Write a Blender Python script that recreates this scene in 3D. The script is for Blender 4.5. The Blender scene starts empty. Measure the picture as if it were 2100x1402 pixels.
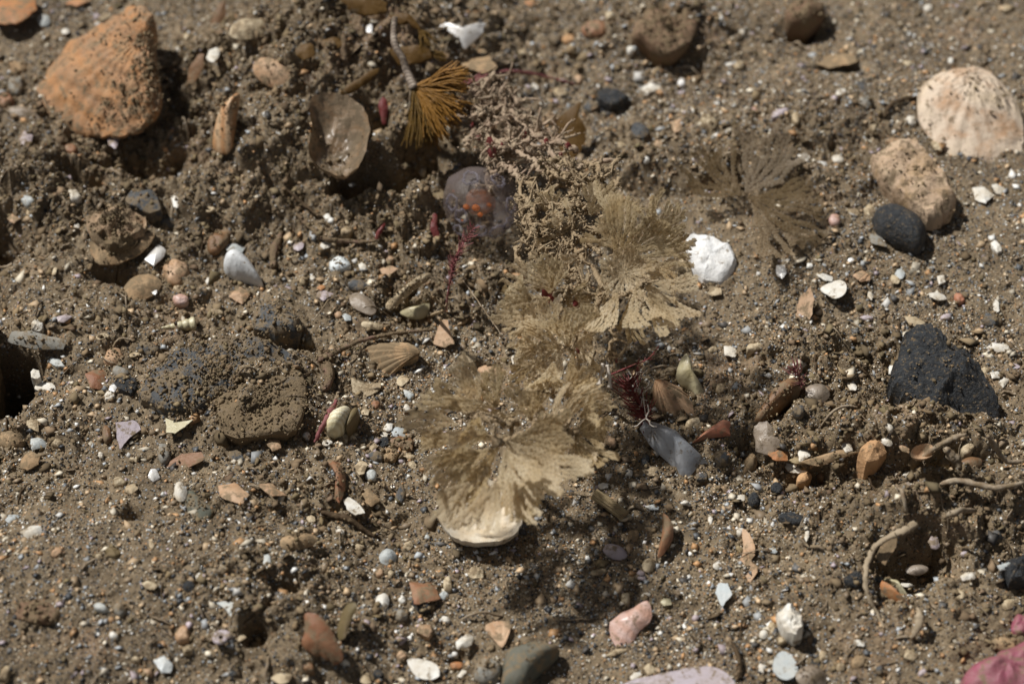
import bpy, math, random
import numpy as np
from mathutils import Vector

# ------------------------------------------------------------------ camera, world, sun, exposure
# one Blender unit is one centimetre: a hand-sized patch of sea floor
S = bpy.context.scene
C = S.collection
PITCH = math.radians(50.0)
DIST = 32.0
FOCAL = 72.0
cp, sp_ = math.cos(PITCH), math.sin(PITCH)
CAM = np.array([0.0, -DIST * cp, DIST * sp_])
FWD = np.array([0.0, cp, -sp_]); UPV = np.array([0.0, sp_, cp]); RGT = np.array([1.0, 0.0, 0.0])
cd = bpy.data.cameras.new('camera'); cam = bpy.data.objects.new('camera', cd); C.objects.link(cam)
cam.location = CAM; cam.rotation_euler = (math.pi / 2 - PITCH, 0, 0)
cd.lens = FOCAL; cd.sensor_width = 36.0; cd.clip_start = 0.5; cd.clip_end = 3000
cd.dof.use_dof = True; cd.dof.focus_distance = 30.9; cd.dof.aperture_fstop = 0.17
S.camera = cam

SUN_EL = math.radians(53.0)
SUN_AZ = np.array([-0.84, 0.54]); SUN_AZ = SUN_AZ / np.linalg.norm(SUN_AZ)   # towards the sun, on the ground
w = bpy.data.worlds.new('World'); S.world = w; w.use_nodes = True
nt = w.node_tree; nt.nodes.clear()
sky = nt.nodes.new('ShaderNodeTexSky'); sky.sky_type = 'NISHITA'; sky.sun_disc = False
sky.sun_elevation = SUN_EL; sky.sun_rotation = math.atan2(SUN_AZ[0], SUN_AZ[1])
hsv = nt.nodes.new('ShaderNodeHueSaturation'); hsv.inputs['Saturation'].default_value = 0.35
bg = nt.nodes.new('ShaderNodeBackground'); bg.inputs['Strength'].default_value = 0.04
wo = nt.nodes.new('ShaderNodeOutputWorld')
nt.links.new(sky.outputs[0], hsv.inputs['Color']); nt.links.new(hsv.outputs[0], bg.inputs['Color']); nt.links.new(bg.outputs[0], wo.inputs[0])
sd = bpy.data.lights.new('sun', 'SUN'); sun = bpy.data.objects.new('sun', sd); C.objects.link(sun)
sd.energy = 4.6; sd.angle = math.radians(3.0); sd.color = (1.0, 0.98, 0.945)
sv = Vector((SUN_AZ[0] * math.cos(SUN_EL), SUN_AZ[1] * math.cos(SUN_EL), math.sin(SUN_EL)))
sun.rotation_euler = sv.to_track_quat('Z', 'Y').to_euler(); sun.location = sv * 60
S.view_settings.view_transform = 'Standard'; S.view_settings.look = 'None'
S.view_settings.exposure = 0.0; S.view_settings.gamma = 1.0; S.view_settings.use_curve_mapping = False
S.render.engine = 'CYCLES'
S.cycles.max_bounces = 6; S.cycles.diffuse_bounces = 2; S.cycles.glossy_bounces = 2
S.cycles.transmission_bounces = 4; S.cycles.transparent_max_bounces = 10
S.cycles.caustics_reflective = False; S.cycles.caustics_refractive = False
S.cycles.sample_clamp_indirect = 4.0

# ------------------------------------------------------------------ helpers
random.seed(7)
RNG = np.random.default_rng(11)
CMPX = 16.0 / 2100.0                       # centimetres for one photograph pixel at the look-at point

def ray(px, py):
    d = FWD + RGT * ((px - 1050.0) / 2100.0 * 36.0 / FOCAL) + UPV * ((701.0 - py) / 2100.0 * 36.0 / FOCAL)
    return d

def at_z(px, py, z):                       # point of height z seen at a pixel
    d = ray(px, py); t = (z - CAM[2]) / d[2]
    return CAM + d * t

def at_plane(px, py, p0, n):
    d = ray(px, py); t = np.dot(p0 - CAM, n) / np.dot(d, n)
    return CAM + d * t

def hsh(ix, iy, seed):
    a = (ix.astype(np.int64) * 374761393 + iy.astype(np.int64) * 668265263 + seed * 1442695041) & 0xFFFFFFFF
    a = ((a ^ (a >> 13)) * 1274126177) & 0xFFFFFFFF
    a = (a ^ (a >> 16)) & 0xFFFFFFFF
    return a / 4294967295.0

def noise2(x, y, seed=0):                  # smooth value noise, -1..1
    x = np.asarray(x, float); y = np.asarray(y, float)
    ix = np.floor(x); iy = np.floor(y); fx = x - ix; fy = y - iy
    ux = fx * fx * fx * (fx * (fx * 6 - 15) + 10); uy = fy * fy * fy * (fy * (fy * 6 - 15) + 10)
    a = hsh(ix, iy, seed); b = hsh(ix + 1, iy, seed); c = hsh(ix, iy + 1, seed); d = hsh(ix + 1, iy + 1, seed)
    return (a + (b - a) * ux + (c - a) * uy + (a - b - c + d) * ux * uy) * 2 - 1

def fbm(x, y, wl, octs, seed, gain=0.5):
    v = 0; amp = 1.0
    ca, sa = math.cos(0.6), math.sin(0.6)
    X, Y = np.asarray(x, float) / wl, np.asarray(y, float) / wl
    for o in range(octs):
        v = v + amp * noise2(X, Y, seed + o * 17)
        X, Y = (X * ca - Y * sa) * 2.03 + 5.1, (X * sa + Y * ca) * 2.03 - 3.7
        amp *= gain
    return v

class MB:
    """collects vertices and faces of one mesh"""
    def __init__(self): self.v = []; self.f = []; self.uv = None; self.c = None
    def add(self, v, f):
        n = len(self.v); self.v.extend([tuple(p) for p in v]); self.f.extend([tuple(i + n for i in q) for q in f])
    def tube(self, pts, rad, sides=5, cap=True, seed=None, lump=0.0, flat=1.0):
        pts = np.asarray(pts, float); n = len(pts)
        rad = np.full(n, rad) if np.isscalar(rad) else np.asarray(rad, float)
        t = np.gradient(pts, axis=0); t /= np.linalg.norm(t, axis=1)[:, None] + 1e-9
        ref = np.array([0.0, 0.0, 1.0])
        if abs(t[0][2]) > 0.9: ref = np.array([1.0, 0.0, 0.0])
        v = []; rs = random.Random(seed if seed is not None else n)
        for i in range(n):
            a = np.cross(t[i], ref); a /= np.linalg.norm(a) + 1e-9
            b = np.cross(a, t[i])
            for k in range(sides):
                an = 2 * math.pi * k / sides
                r = rad[i] * (1 + lump * (rs.random() * 2 - 1))
                v.append(pts[i] + r * (math.cos(an) * a + flat * math.sin(an) * b))
        f = []
        for i in range(n - 1):
            for k in range(sides):
                k2 = (k + 1) % sides
                f.append((i * sides + k, i * sides + k2, (i + 1) * sides + k2, (i + 1) * sides + k))
        if cap:
            f.append(tuple(range(sides - 1, -1, -1))); f.append(tuple((n - 1) * sides + k for k in range(sides)))
        self.add(v, f)
    def build(self, name, mat, parent=None, origin=None, smooth=True, sharp=None):
        me = bpy.data.meshes.new(name)
        v = np.asarray(self.v, float)
        if origin is not None: v = v - np.asarray(origin, float)
        me.from_pydata(v.tolist(), [], self.f); me.update()
        if smooth: me.polygons.foreach_set('use_smooth', [True] * len(me.polygons))
        if sharp: me.set_sharp_from_angle(angle=math.radians(sharp))
        me.materials.append(mat)
        o = bpy.data.objects.new(name, me); C.objects.link(o)
        if origin is not None and parent is None: o.location = Vector(origin)
        if parent is not None: o.parent = parent
        return o

def tag(o, label=None, cat=None, group=None, kind=None):
    if label: o['label'] = label
    if cat: o['category'] = cat
    if group: o['group'] = group
    if kind: o['kind'] = kind
    return o

def empty(name, loc, label, cat, group=None):
    o = bpy.data.objects.new(name, None); C.objects.link(o); o.location = Vector(loc); o.empty_display_size = 0.3
    return tag(o, label, cat, group)

def catmull(P, n, closed=False):
    P = np.asarray(P, float); m = len(P); out = []
    segs = m if closed else m - 1
    for i in range(segs):
        if closed: a, b, c, d = P[(i - 1) % m], P[i], P[(i + 1) % m], P[(i + 2) % m]
        else: a, b, c, d = P[max(i - 1, 0)], P[i], P[i + 1], P[min(i + 2, m - 1)]
        for k in range(n):
            t = k / n
            out.append(0.5 * (2 * b + (c - a) * t + (2 * a - 5 * b + 4 * c - d) * t * t + (3 * b - a - 3 * c + d) * t ** 3))
    if not closed: out.append(P[-1])
    return np.array(out)

# ------------------------------------------------------------------ materials
SILT = (0.205, 0.150, 0.088)
def mat(name, c1, c2=None, scale=2.0, rough=0.6, spec=0.4, dust=0.25, trans=0.0, alpha=1.0, bump=0.3, bscale=14.0, c3=None, stripes=None, sheen=0.0, detail=5.0, dustx=0.0, dscale=5.0):
    """mottled two- or three-tone surface with specks of settled silt and fine relief"""
    m = bpy.data.materials.new(name); m.use_nodes = True; t = m.node_tree; N = t.nodes; L = t.links
    b = N['Principled BSDF']; out = N['Material Output']
    tc = N.new('ShaderNodeTexCoord'); oi = N.new('ShaderNodeObjectInfo')
    ad = N.new('ShaderNodeVectorMath'); ad.operation = 'MULTIPLY_ADD'
    cmb = N.new('ShaderNodeCombineXYZ')
    for k in range(3): L.new(oi.outputs['Random'], cmb.inputs[k])
    ad.inputs[1].default_value = (37.0, 53.0, 71.0)
    L.new(cmb.outputs[0], ad.inputs[0]); L.new(tc.outputs['Object'], ad.inputs[2])
    vec = ad.outputs[0]
    n1 = N.new('ShaderNodeTexNoise'); n1.inputs['Scale'].default_value = scale; n1.inputs['Detail'].default_value = detail; n1.inputs['Roughness'].default_value = 0.65
    L.new(vec, n1.inputs['Vector'])
    cr = N.new('ShaderNodeValToRGB'); e = cr.color_ramp.elements
    c2 = c2 or tuple(x * 0.65 for x in c1)
    e[0].position = 0.34; e[0].color = (*c1, 1); e[1].position = 0.66; e[1].color = (*c2, 1)
    if c3: q = e.new(0.5); q.color = (*c3, 1)
    L.new(n1.outputs['Fac'], cr.inputs[0]); col = cr.outputs[0]
    if stripes:                              # growth bands: (scale, colour, strength, axis)
        wv = N.new('ShaderNodeTexWave'); wv.wave_type = 'BANDS'; wv.bands_direction = stripes[3]
        wv.inputs['Scale'].default_value = stripes[0]; wv.inputs['Distortion'].default_value = 3.0; wv.inputs['Detail'].default_value = 2.0
        L.new(tc.outputs['Object'], wv.inputs['Vector'])
        mu = N.new('ShaderNodeMath'); mu.operation = 'MULTIPLY'; mu.inputs[1].default_value = stripes[2]; L.new(wv.outputs['Fac'], mu.inputs[0])
        mx = N.new('ShaderNodeMix'); mx.data_type = 'RGBA'; L.new(mu.outputs[0], mx.inputs[0]); L.new(col, mx.inputs[6]); mx.inputs[7].default_value = (*stripes[1], 1); col = mx.outputs[2]
    n2 = N.new('ShaderNodeTexNoise'); n2.inputs['Scale'].default_value = bscale; n2.inputs['Detail'].default_value = 6.0; n2.inputs['Roughness'].default_value = 0.7
    L.new(vec, n2.inputs['Vector'])
    if dust > 0:
        n3 = N.new('ShaderNodeTexNoise'); n3.inputs['Scale'].default_value = dscale; n3.inputs['Detail'].default_value = 8.0; n3.inputs['Roughness'].default_value = 0.75
        L.new(vec, n3.inputs['Vector'])
        fac = n3.outputs['Fac']
        if dustx:
            sx = N.new('ShaderNodeSeparateXYZ'); L.new(tc.outputs['Object'], sx.inputs[0])
            ma = N.new('ShaderNodeMath'); ma.operation = 'MULTIPLY_ADD'; ma.inputs[1].default_value = -dustx; L.new(sx.outputs['Y'], ma.inputs[0]); L.new(fac, ma.inputs[2]); fac = ma.outputs[0]
        mr = N.new('ShaderNodeMapRange'); mr.inputs[1].default_value = 0.62 - 0.42 * dust; mr.inputs[2].default_value = 0.69 - 0.42 * dust; mr.inputs[4].default_value = 0.9
        L.new(fac, mr.inputs[0])
        mx = N.new('ShaderNodeMix'); mx.data_type = 'RGBA'; L.new(mr.outputs[0], mx.inputs[0]); L.new(col, mx.inputs[6]); mx.inputs[7].default_value = (*SILT, 1); col = mx.outputs[2]
        rr = N.new('ShaderNodeMapRange'); rr.inputs[3].default_value = rough; rr.inputs[4].default_value = 0.9; L.new(mr.outputs[0], rr.inputs[0]); L.new(rr.outputs[0], b.inputs['Roughness'])
    else: b.inputs['Roughness'].default_value = rough
    L.new(col, b.inputs['Base Color']); b.inputs['Specular IOR Level'].default_value = spec
    if sheen: b.inputs['Coat Weight'].default_value = sheen; b.inputs['Coat Roughness'].default_value = 0.25
    bp = N.new('ShaderNodeBump'); bp.inputs['Strength'].default_value = bump; bp.inputs['Distance'].default_value = 0.07
    L.new(n2.outputs['Fac'], bp.inputs['Height']); L.new(bp.outputs[0], b.inputs['Normal'])
    sh = b.outputs[0]
    if trans > 0:
        tl = N.new('ShaderNodeBsdfTranslucent'); L.new(col, tl.inputs['Color'])
        ms = N.new('ShaderNodeMixShader'); ms.inputs[0].default_value = trans; L.new(sh, ms.inputs[1]); L.new(tl.outputs[0], ms.inputs[2]); sh = ms.outputs[0]
    if alpha < 1:
        tp = N.new('ShaderNodeBsdfTransparent'); ms = N.new('ShaderNodeMixShader'); ms.inputs[0].default_value = alpha
        L.new(tp.outputs[0], ms.inputs[1]); L.new(sh, ms.inputs[2]); sh = ms.outputs[0]
    L.new(sh, out.inputs[0])
    return m

def attr_mat(name, rough=0.7, spec=0.5):
    """colour of every grain is stored with its faces"""
    m = bpy.data.materials.new(name); m.use_nodes = True; N = m.node_tree.nodes; L = m.node_tree.links
    b = N['Principled BSDF']; a = N.new('ShaderNodeAttribute'); a.attribute_name = 'tint'
    n = N.new('ShaderNodeTexNoise'); n.inputs['Scale'].default_value = 22.0; n.inputs['Detail'].default_value = 4.0
    mp = N.new('ShaderNodeMapRange'); mp.inputs[1].default_value = 0.3; mp.inputs[2].default_value = 0.7; mp.inputs[3].default_value = 0.7; mp.inputs[4].default_value = 1.25
    L.new(n.outputs['Fac'], mp.inputs[0])
    vm = N.new('ShaderNodeVectorMath'); vm.operation = 'SCALE'; L.new(a.outputs['Color'], vm.inputs[0]); L.new(mp.outputs[0], vm.inputs['Scale'])
    L.new(vm.outputs[0], b.inputs['Base Color']); b.inputs['Roughness'].default_value = rough; b.inputs['Specular IOR Level'].default_value = spec
    return m

M = {}
M['white'] = mat('white_shell', (0.78, 0.76, 0.70), (0.56, 0.48, 0.36), 3.5, 0.45, 0.5, 0.18, bump=0.4)
M['chalk'] = mat('white_chalk', (0.86, 0.86, 0.85), (0.76, 0.74, 0.70), 3.5, 0.7, 0.4, 0.10, bump=0.6, bscale=8)
M['cream'] = mat('cream_shell', (0.60, 0.50, 0.34), (0.42, 0.31, 0.18), 4.0, 0.5, 0.4, 0.32, bump=0.5)
M['ivory'] = mat('ivory_shell', (0.62, 0.57, 0.40), (0.47, 0.40, 0.22), 2.0, 0.35, 0.5, 0.12, sheen=0.3)
M['peach'] = mat('peach_shell', (0.54, 0.37, 0.235), (0.42, 0.25, 0.135), 3.0, 0.55, 0.4, 0.3)
M['tan'] = mat('tan_stone', (0.42, 0.29, 0.165), (0.30, 0.19, 0.10), 3.0, 0.75, 0.3, 0.4)
M['orange'] = mat('orange_shell', (0.42, 0.20, 0.075), (0.36, 0.22, 0.11), 2.2, 0.55, 0.4, 0.3, c3=(0.40, 0.165, 0.06))
M['rust'] = mat('rust_shell', (0.24, 0.095, 0.045), (0.30, 0.165, 0.09), 2.2, 0.5, 0.4, 0.3)
M['brown'] = mat('brown_shell', (0.15, 0.075, 0.032), (0.24, 0.13, 0.06), 3.0, 0.5, 0.5, 0.3)
M['black'] = mat('black_stone', (0.016, 0.018, 0.021), (0.040, 0.044, 0.048), 6.0, 0.5, 0.5, 0.17, bump=1.0, bscale=13, dscale=16.0)
M['slate'] = mat('slate_stone', (0.045, 0.050, 0.056), (0.09, 0.092, 0.092), 4.0, 0.6, 0.45, 0.38, bump=0.6)
M['grey'] = mat('grey_stone', (0.22, 0.22, 0.20), (0.30, 0.27, 0.22), 3.0, 0.7, 0.4, 0.3)
M['bluegrey'] = mat('blue_grey_shell', (0.40, 0.44, 0.45), (0.50, 0.50, 0.46), 3.0, 0.5, 0.5, 0.18)
M['lilac'] = mat('lilac_shell', (0.47, 0.41, 0.45), (0.42, 0.34, 0.32), 2.5, 0.4, 0.5, 0.25)
M['pink'] = mat('pink_shell', (0.54, 0.33, 0.25), (0.62, 0.46, 0.42), 2.4, 0.35, 0.5, 0.14, sheen=0.3, bump=0.5, stripes=(2.2, (0.50, 0.26, 0.17), 0.5, 'DIAGONAL'))
M['olive'] = mat('olive_blade', (0.15, 0.115, 0.05), (0.22, 0.16, 0.08), 3.0, 0.5, 0.4, 0.2, trans=0.15)
M['greenslab'] = mat('green_grey_slab', (0.10, 0.105, 0.08), (0.15, 0.14, 0.11), 3.0, 0.75, 0.3, 0.3)
M['pearl'] = mat('pearl_shell', (0.86, 0.85, 0.83), (0.70, 0.66, 0.60), 3.0, 0.18, 0.8, 0.08, sheen=0.6)
M['coralline'] = mat('pink_coralline_crust', (0.32, 0.085, 0.125), (0.26, 0.11, 0.115), 4.5, 0.4, 0.5, 0.22, bump=0.5, bscale=7)
M['glassy'] = mat('glassy_shell', (0.48, 0.51, 0.55), (0.55, 0.55, 0.56), 2.0, 0.3, 0.6, 0.14, trans=0.25, alpha=0.72)
M['membrane'] = mat('brown_membrane', (0.30, 0.19, 0.10), (0.42, 0.30, 0.18), 2.5, 0.32, 0.7, 0.38, trans=0.3, alpha=0.86, sheen=0.25, bump=0.6, bscale=5)
M['clearshell'] = mat('clear_shell', (0.42, 0.33, 0.24), (0.52, 0.44, 0.36), 3.0, 0.25, 0.7, 0.25, trans=0.3, alpha=0.85)
M['frond'] = mat('brown_frond', (0.14, 0.070, 0.012), (0.21, 0.115, 0.03), 4.0, 0.5, 0.4, 0.12, trans=0.35)
M['red'] = mat('red_alga', (0.26, 0.045, 0.042), (0.20, 0.05, 0.045), 4.0, 0.4, 0.5, 0.1, trans=0.3)
M['redfeather'] = mat('red_feather_alga', (0.30, 0.075, 0.085), (0.34, 0.15, 0.14), 6.0, 0.6, 0.3, 0.2, trans=0.25)
M['pinkfuzz'] = mat('pink_brown_fuzz', (0.27, 0.16, 0.12), (0.28, 0.19, 0.13), 6.0, 0.85, 0.2, 0.5, bump=1.0)
M['twig'] = mat('dusty_twig', (0.40, 0.33, 0.24), (0.18, 0.12, 0.07), 7.0, 0.8, 0.3, 0.3)
M['darktwig'] = mat('dark_twig', (0.055, 0.036, 0.020), (0.10, 0.065, 0.035), 6.0, 0.8, 0.2, 0.15)
M['straw'] = mat('ridged_straw', (0.38, 0.30, 0.17), (0.26, 0.19, 0.10), 5.0, 0.6, 0.3, 0.15)
M['siltlump'] = mat('silt_lump', SILT, tuple(x * 0.8 for x in SILT), 4.0, 0.95, 0.15, 0.0, bump=1.0, bscale=9)
M['siltcoat'] = mat('silt_coated_stem', (0.48, 0.37, 0.235), (0.37, 0.265, 0.155), 5.0, 0.9, 0.25, 0.0, bump=0.9, bscale=12, trans=0.1)
M['thread'] = mat('white_thread', (0.72, 0.66, 0.58), (0.60, 0.52, 0.44), 5.0, 0.5, 0.4, 0.0, trans=0.2)
M['coralred'] = mat('coral_red_shell', (0.46, 0.16, 0.09), (0.40, 0.20, 0.12), 3.0, 0.5, 0.4, 0.2)
M['bluewhite'] = mat('blue_white_shell', (0.62, 0.68, 0.70), (0.70, 0.70, 0.66), 2.0, 0.35, 0.5, 0.05, stripes=(4.0, (0.52, 0.56, 0.56), 0.4, 'X'))
M['peachstone'] = mat('peach_stone', (0.62, 0.38, 0.20), (0.48, 0.27, 0.13), 3.5, 0.8, 0.3, 0.15, bump=0.7, bscale=9)
M['brownlump'] = mat('silty_brown_lump', (0.20, 0.12, 0.075), (0.24, 0.16, 0.10), 2.0, 0.85, 0.2, 0.35, bump=0.8, bscale=7)
M['bowl'] = mat('cream_bowl_shell', (0.74, 0.70, 0.61), (0.60, 0.48, 0.32), 2.2, 0.3, 0.5, 0.14, sheen=0.3, bump=0.4)
M['peachcream'] = mat('stained_cream_stone', (0.58, 0.44, 0.29), (0.40, 0.27, 0.15), 3.0, 0.7, 0.3, 0.28, c3=(0.56, 0.40, 0.27), bump=0.9, bscale=8)
M['palestrand'] = mat('pale_strand', (0.40, 0.32, 0.22), (0.30, 0.23, 0.15), 5.0, 0.7, 0.3, 0.12)

# ------------------------------------------------------------------ the sea floor: one sheet, fine in view and coarse beyond
def axis(lo, hi, st, far):
    c = np.arange(lo, hi + st * 0.5, st)
    g = [st]; tot = 0; out = []
    while tot < far: g.append(g[-1] * 1.28); tot += g[-1]; out.append(tot)
    out = np.array(out)
    return np.concatenate([(lo - out)[::-1], c, c[-1] + out])
STEP = 0.030
XS = axis(-10.6, 10.6, STEP, 900.0); YS = axis(-7.6, 10.4, STEP, 900.0)
GX, GY = np.meshgrid(XS, YS)

def gpt(px, py):
    p = at_z(px, py, 0.0); return p[0], p[1]
# (pixel, radii in cm across / along, height in cm, tilt of the long axis in degrees): mounds and hollows
MOUNDS = [
    (690, 130, 2.6, 1.5, 1.30, 10), (560, 300, 1.6, 1.0, 0.45, 20), (250, 330, 1.5, 0.5, -0.15, 0), (860, 330, 1.3, 1.1, 0.55, 0),
    (640, 330, 1.1, 0.7, 0.35, 0), (100, 380, 1.8, 0.9, 0.35, -10), (800, 420, 0.9, 0.45, 0.45, 0), (430, 400, 1.4, 0.8, 0.25, 0),
    (860, 480, 1.0, 0.6, 0.35, 0), (980, 560, 0.8, 0.7, 0.25, 0), (560, 840, 1.1, 0.8, 0.35, 0), (420, 800, 1.6, 0.8, 0.28, 10),
    (1800, 905, 2.4, 0.45, 0.55, -4), (1950, 985, 1.8, 0.5, 0.45, -15), (1730, 745, 1.0, 0.6, 0.35, 0), (1640, 700, 0.8, 0.5, 0.2, 0),
    (1900, 1070, 1.2, 0.35, 0.40, -12), (1720, 1090, 1.2, 0.5, 0.18, 0), (150, 690, 1.4, 0.5, 0.25, -8), (60, 860, 1.2, 0.5, 0.2, 0),
    (560, 1030, 1.4, 0.5, 0.22, 10), (520, 1200, 1.5, 0.7, 0.15, 0), (1360, 60, 1.3, 0.9, 0.45, 0), (1460, 360, 2.6, 0.3, 0.40, -8),
    (1650, 30, 0.5, 0.5, 0.35, 0), (1700, 250, 1.2, 0.5, 0.2, 0), (640, 1330, 1.2, 0.6, 0.18, 0), (150, 1250, 3.0, 1.5, 0.35, 0),
    # hollows
    (4, 778, 0.36, 0.44, -3.0, 0), (735, 395, 0.35, 0.26, -1.3, 0), (822, 405, 0.45, 0.28, -1.6, 0), (872, 345, 0.4, 0.4, -0.9, 0), (1000, 740, 0.25, 0.15, -0.1, 0), (765, 300, 0.22, 0.3, -0.6, 0), (165, 385, 0.55, 0.16, -0.7, -20),
    (300, 345, 1.0, 0.30, -0.6, -8), (1870, 1165, 0.50, 0.36, -0.65, 0), (1690, 968, 0.8, 0.16, -0.35, 0), (1940, 975, 0.7, 0.14, -0.35, 0),
    (850, 620, 0.35, 0.22, -0.5, 0), (268, 1080, 0.16, 0.13, -0.35, 0), (545, 1330, 0.25, 0.2, -0.45, 0), (590, 1240, 0.25, 0.2, -0.3, 0), (590, 700, 0.35, 0.16, -0.45, 0), (468, 830, 0.12, 0.4, -0.5, 0),
    (930, 1330, 0.25, 0.15, -0.3, 0), (1930, 1130, 0.3, 0.25, -0.4, 0), (5, 490, 0.3, 0.5, -0.8, 0), (240, 560, 0.5, 0.2, -0.45, 0), (1560, 920, 0.35, 0.25, -0.35, 0), (1650, 75, 0.4, 0.18, -0.4, 0), (1715, 145, 0.45, 0.12, -0.3, 0),
]
ROUGH = [(690, 150, 3.2, 2.2, 1.0), (300, 300, 2.2, 1.6, 0.9), (100, 420, 2.2, 1.4, 0.75), (480, 420, 2.4, 1.6, 0.75), (860, 430, 1.8, 1.6, 1.0), (960, 590, 1.2, 0.9, 0.8), (200, 660, 2.2, 1.4, 0.55),
         (520, 850, 1.8, 1.4, 0.55), (560, 1040, 2.0, 1.0, 0.5), (1790, 900, 2.6, 1.1, 0.9), (1720, 750, 1.4, 1.0, 0.9), (1900, 1050, 2.0, 1.1, 0.9), (560, 1270, 1.6, 1.2, 0.55), (100, 880, 1.6, 1.2, 0.4),
         (1640, 280, 1.6, 1.0, 0.6), (1360, 60, 1.6, 1.2, 0.5), (850, 600, 1.2, 0.8, 0.7), (1450, 330, 2.6, 0.8, 0.6), (1800, 1180, 2.0, 1.0, 0.5), (1000, 1150, 2.5, 1.0, 0.12)]
def gauss_sum(x, y, items, idx_r=(2, 3), idx_h=4, idx_a=None):
    v = np.zeros_like(x)
    for it in items:
        cx, cy = gpt(it[0], it[1]); a = math.radians(it[idx_a]) if idx_a else 0.0
        dx = x - cx; dy = y - cy
        u = (dx * math.cos(a) + dy * math.sin(a)) / it[2]; q = (-dx * math.sin(a) + dy * math.cos(a)) / it[3]
        v += it[idx_h] * np.exp(-(u * u + q * q) ** 1.3)
    return v
def rough_mask(x, y):
    r = np.zeros_like(x)
    for it in ROUGH:
        cx, cy = gpt(it[0], it[1])
        r = np.maximum(r, it[4] * np.exp(-(((x - cx) / it[2]) ** 2 + ((y - cy) / it[3]) ** 2)))
    return np.clip(r + 0.12 + 0.18 * fbm(x, y, 2.5, 2, 91), 0.04, 1.1)
def ground_height(x, y):
    edge = np.clip(1 - (np.maximum(np.abs(x) - 11, 0) + np.maximum(np.abs(y - 1.4) - 9.5, 0)) / 6.0, 0, 1)
    xw = x + 0.12 * fbm(x, y, 0.5, 2, 301); yw = y + 0.12 * fbm(x, y, 0.5, 2, 302)
    z = gauss_sum(xw, yw, MOUNDS, idx_a=5)
    z += 0.22 * fbm(x, y, 5.0, 3, 1)
    m = rough_mask(x, y)
    bil = lambda wl, s, o=2: np.abs(fbm(xw, yw, wl, o, s))
    z += m * m * 0.16 * (bil(0.55, 24, 3) - 0.35) + m * (0.20 * (bil(0.75, 21) - 0.35) + 0.14 * (0.4 - bil(0.30, 22)) + 0.085 * (0.4 - bil(0.13, 23)))
    z += (0.55 + m) * 0.034 * fbm(x, y, 0.20, 2, 31)
    z += edge * (0.6 + 0.7 * m) * 0.026 * fbm(x, y, 0.080, 2, 41)
    return z
HZ = ground_height(GX, GY)
dens = (np.abs(GX) < 10.7) & (np.abs(GY - 1.4) < 9.2)
HZ += dens * RNG.normal(0, 0.006, HZ.shape)

def H(x, y):
    i = np.clip(np.searchsorted(XS, x) - 1, 0, len(XS) - 2); j = np.clip(np.searchsorted(YS, y) - 1, 0, len(YS) - 2)
    fx = (x - XS[i]) / (XS[i + 1] - XS[i]); fy = (y - YS[j]) / (YS[j + 1] - YS[j])
    return (HZ[j, i] * (1 - fx) + HZ[j, i + 1] * fx) * (1 - fy) + (HZ[j + 1, i] * (1 - fx) + HZ[j + 1, i + 1] * fx) * fy

def G(px, py):                              # where a pixel's ray meets the sea floor
    z = 0.0
    for k in range(12):
        p = at_z(px, py, z); z = 0.5 * z + 0.5 * float(H(p[0], p[1]))
    p = at_z(px, py, z); p[2] = float(H(p[0], p[1]))
    return p

def ground_mesh():
    ny, nx = GX.shape
    co = np.stack([GX, GY, HZ], -1).reshape(-1, 3).astype(np.float32)
    idx = np.arange(ny * nx).reshape(ny, nx)
    q = np.stack([idx[:-1, :-1], idx[:-1, 1:], idx[1:, 1:], idx[1:, :-1]], -1).reshape(-1, 4).astype(np.int32)
    me = bpy.data.meshes.new('seabed')
    me.vertices.add(len(co)); me.vertices.foreach_set('co', co.ravel())
    me.loops.add(q.size); me.loops.foreach_set('vertex_index', q.ravel())
    me.polygons.add(len(q)); me.polygons.foreach_set('loop_start', np.arange(0, q.size, 4, dtype=np.int32))
    me.update(); me.validate()
    me.polygons.foreach_set('use_smooth', [True] * len(me.polygons))
    return me

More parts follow.
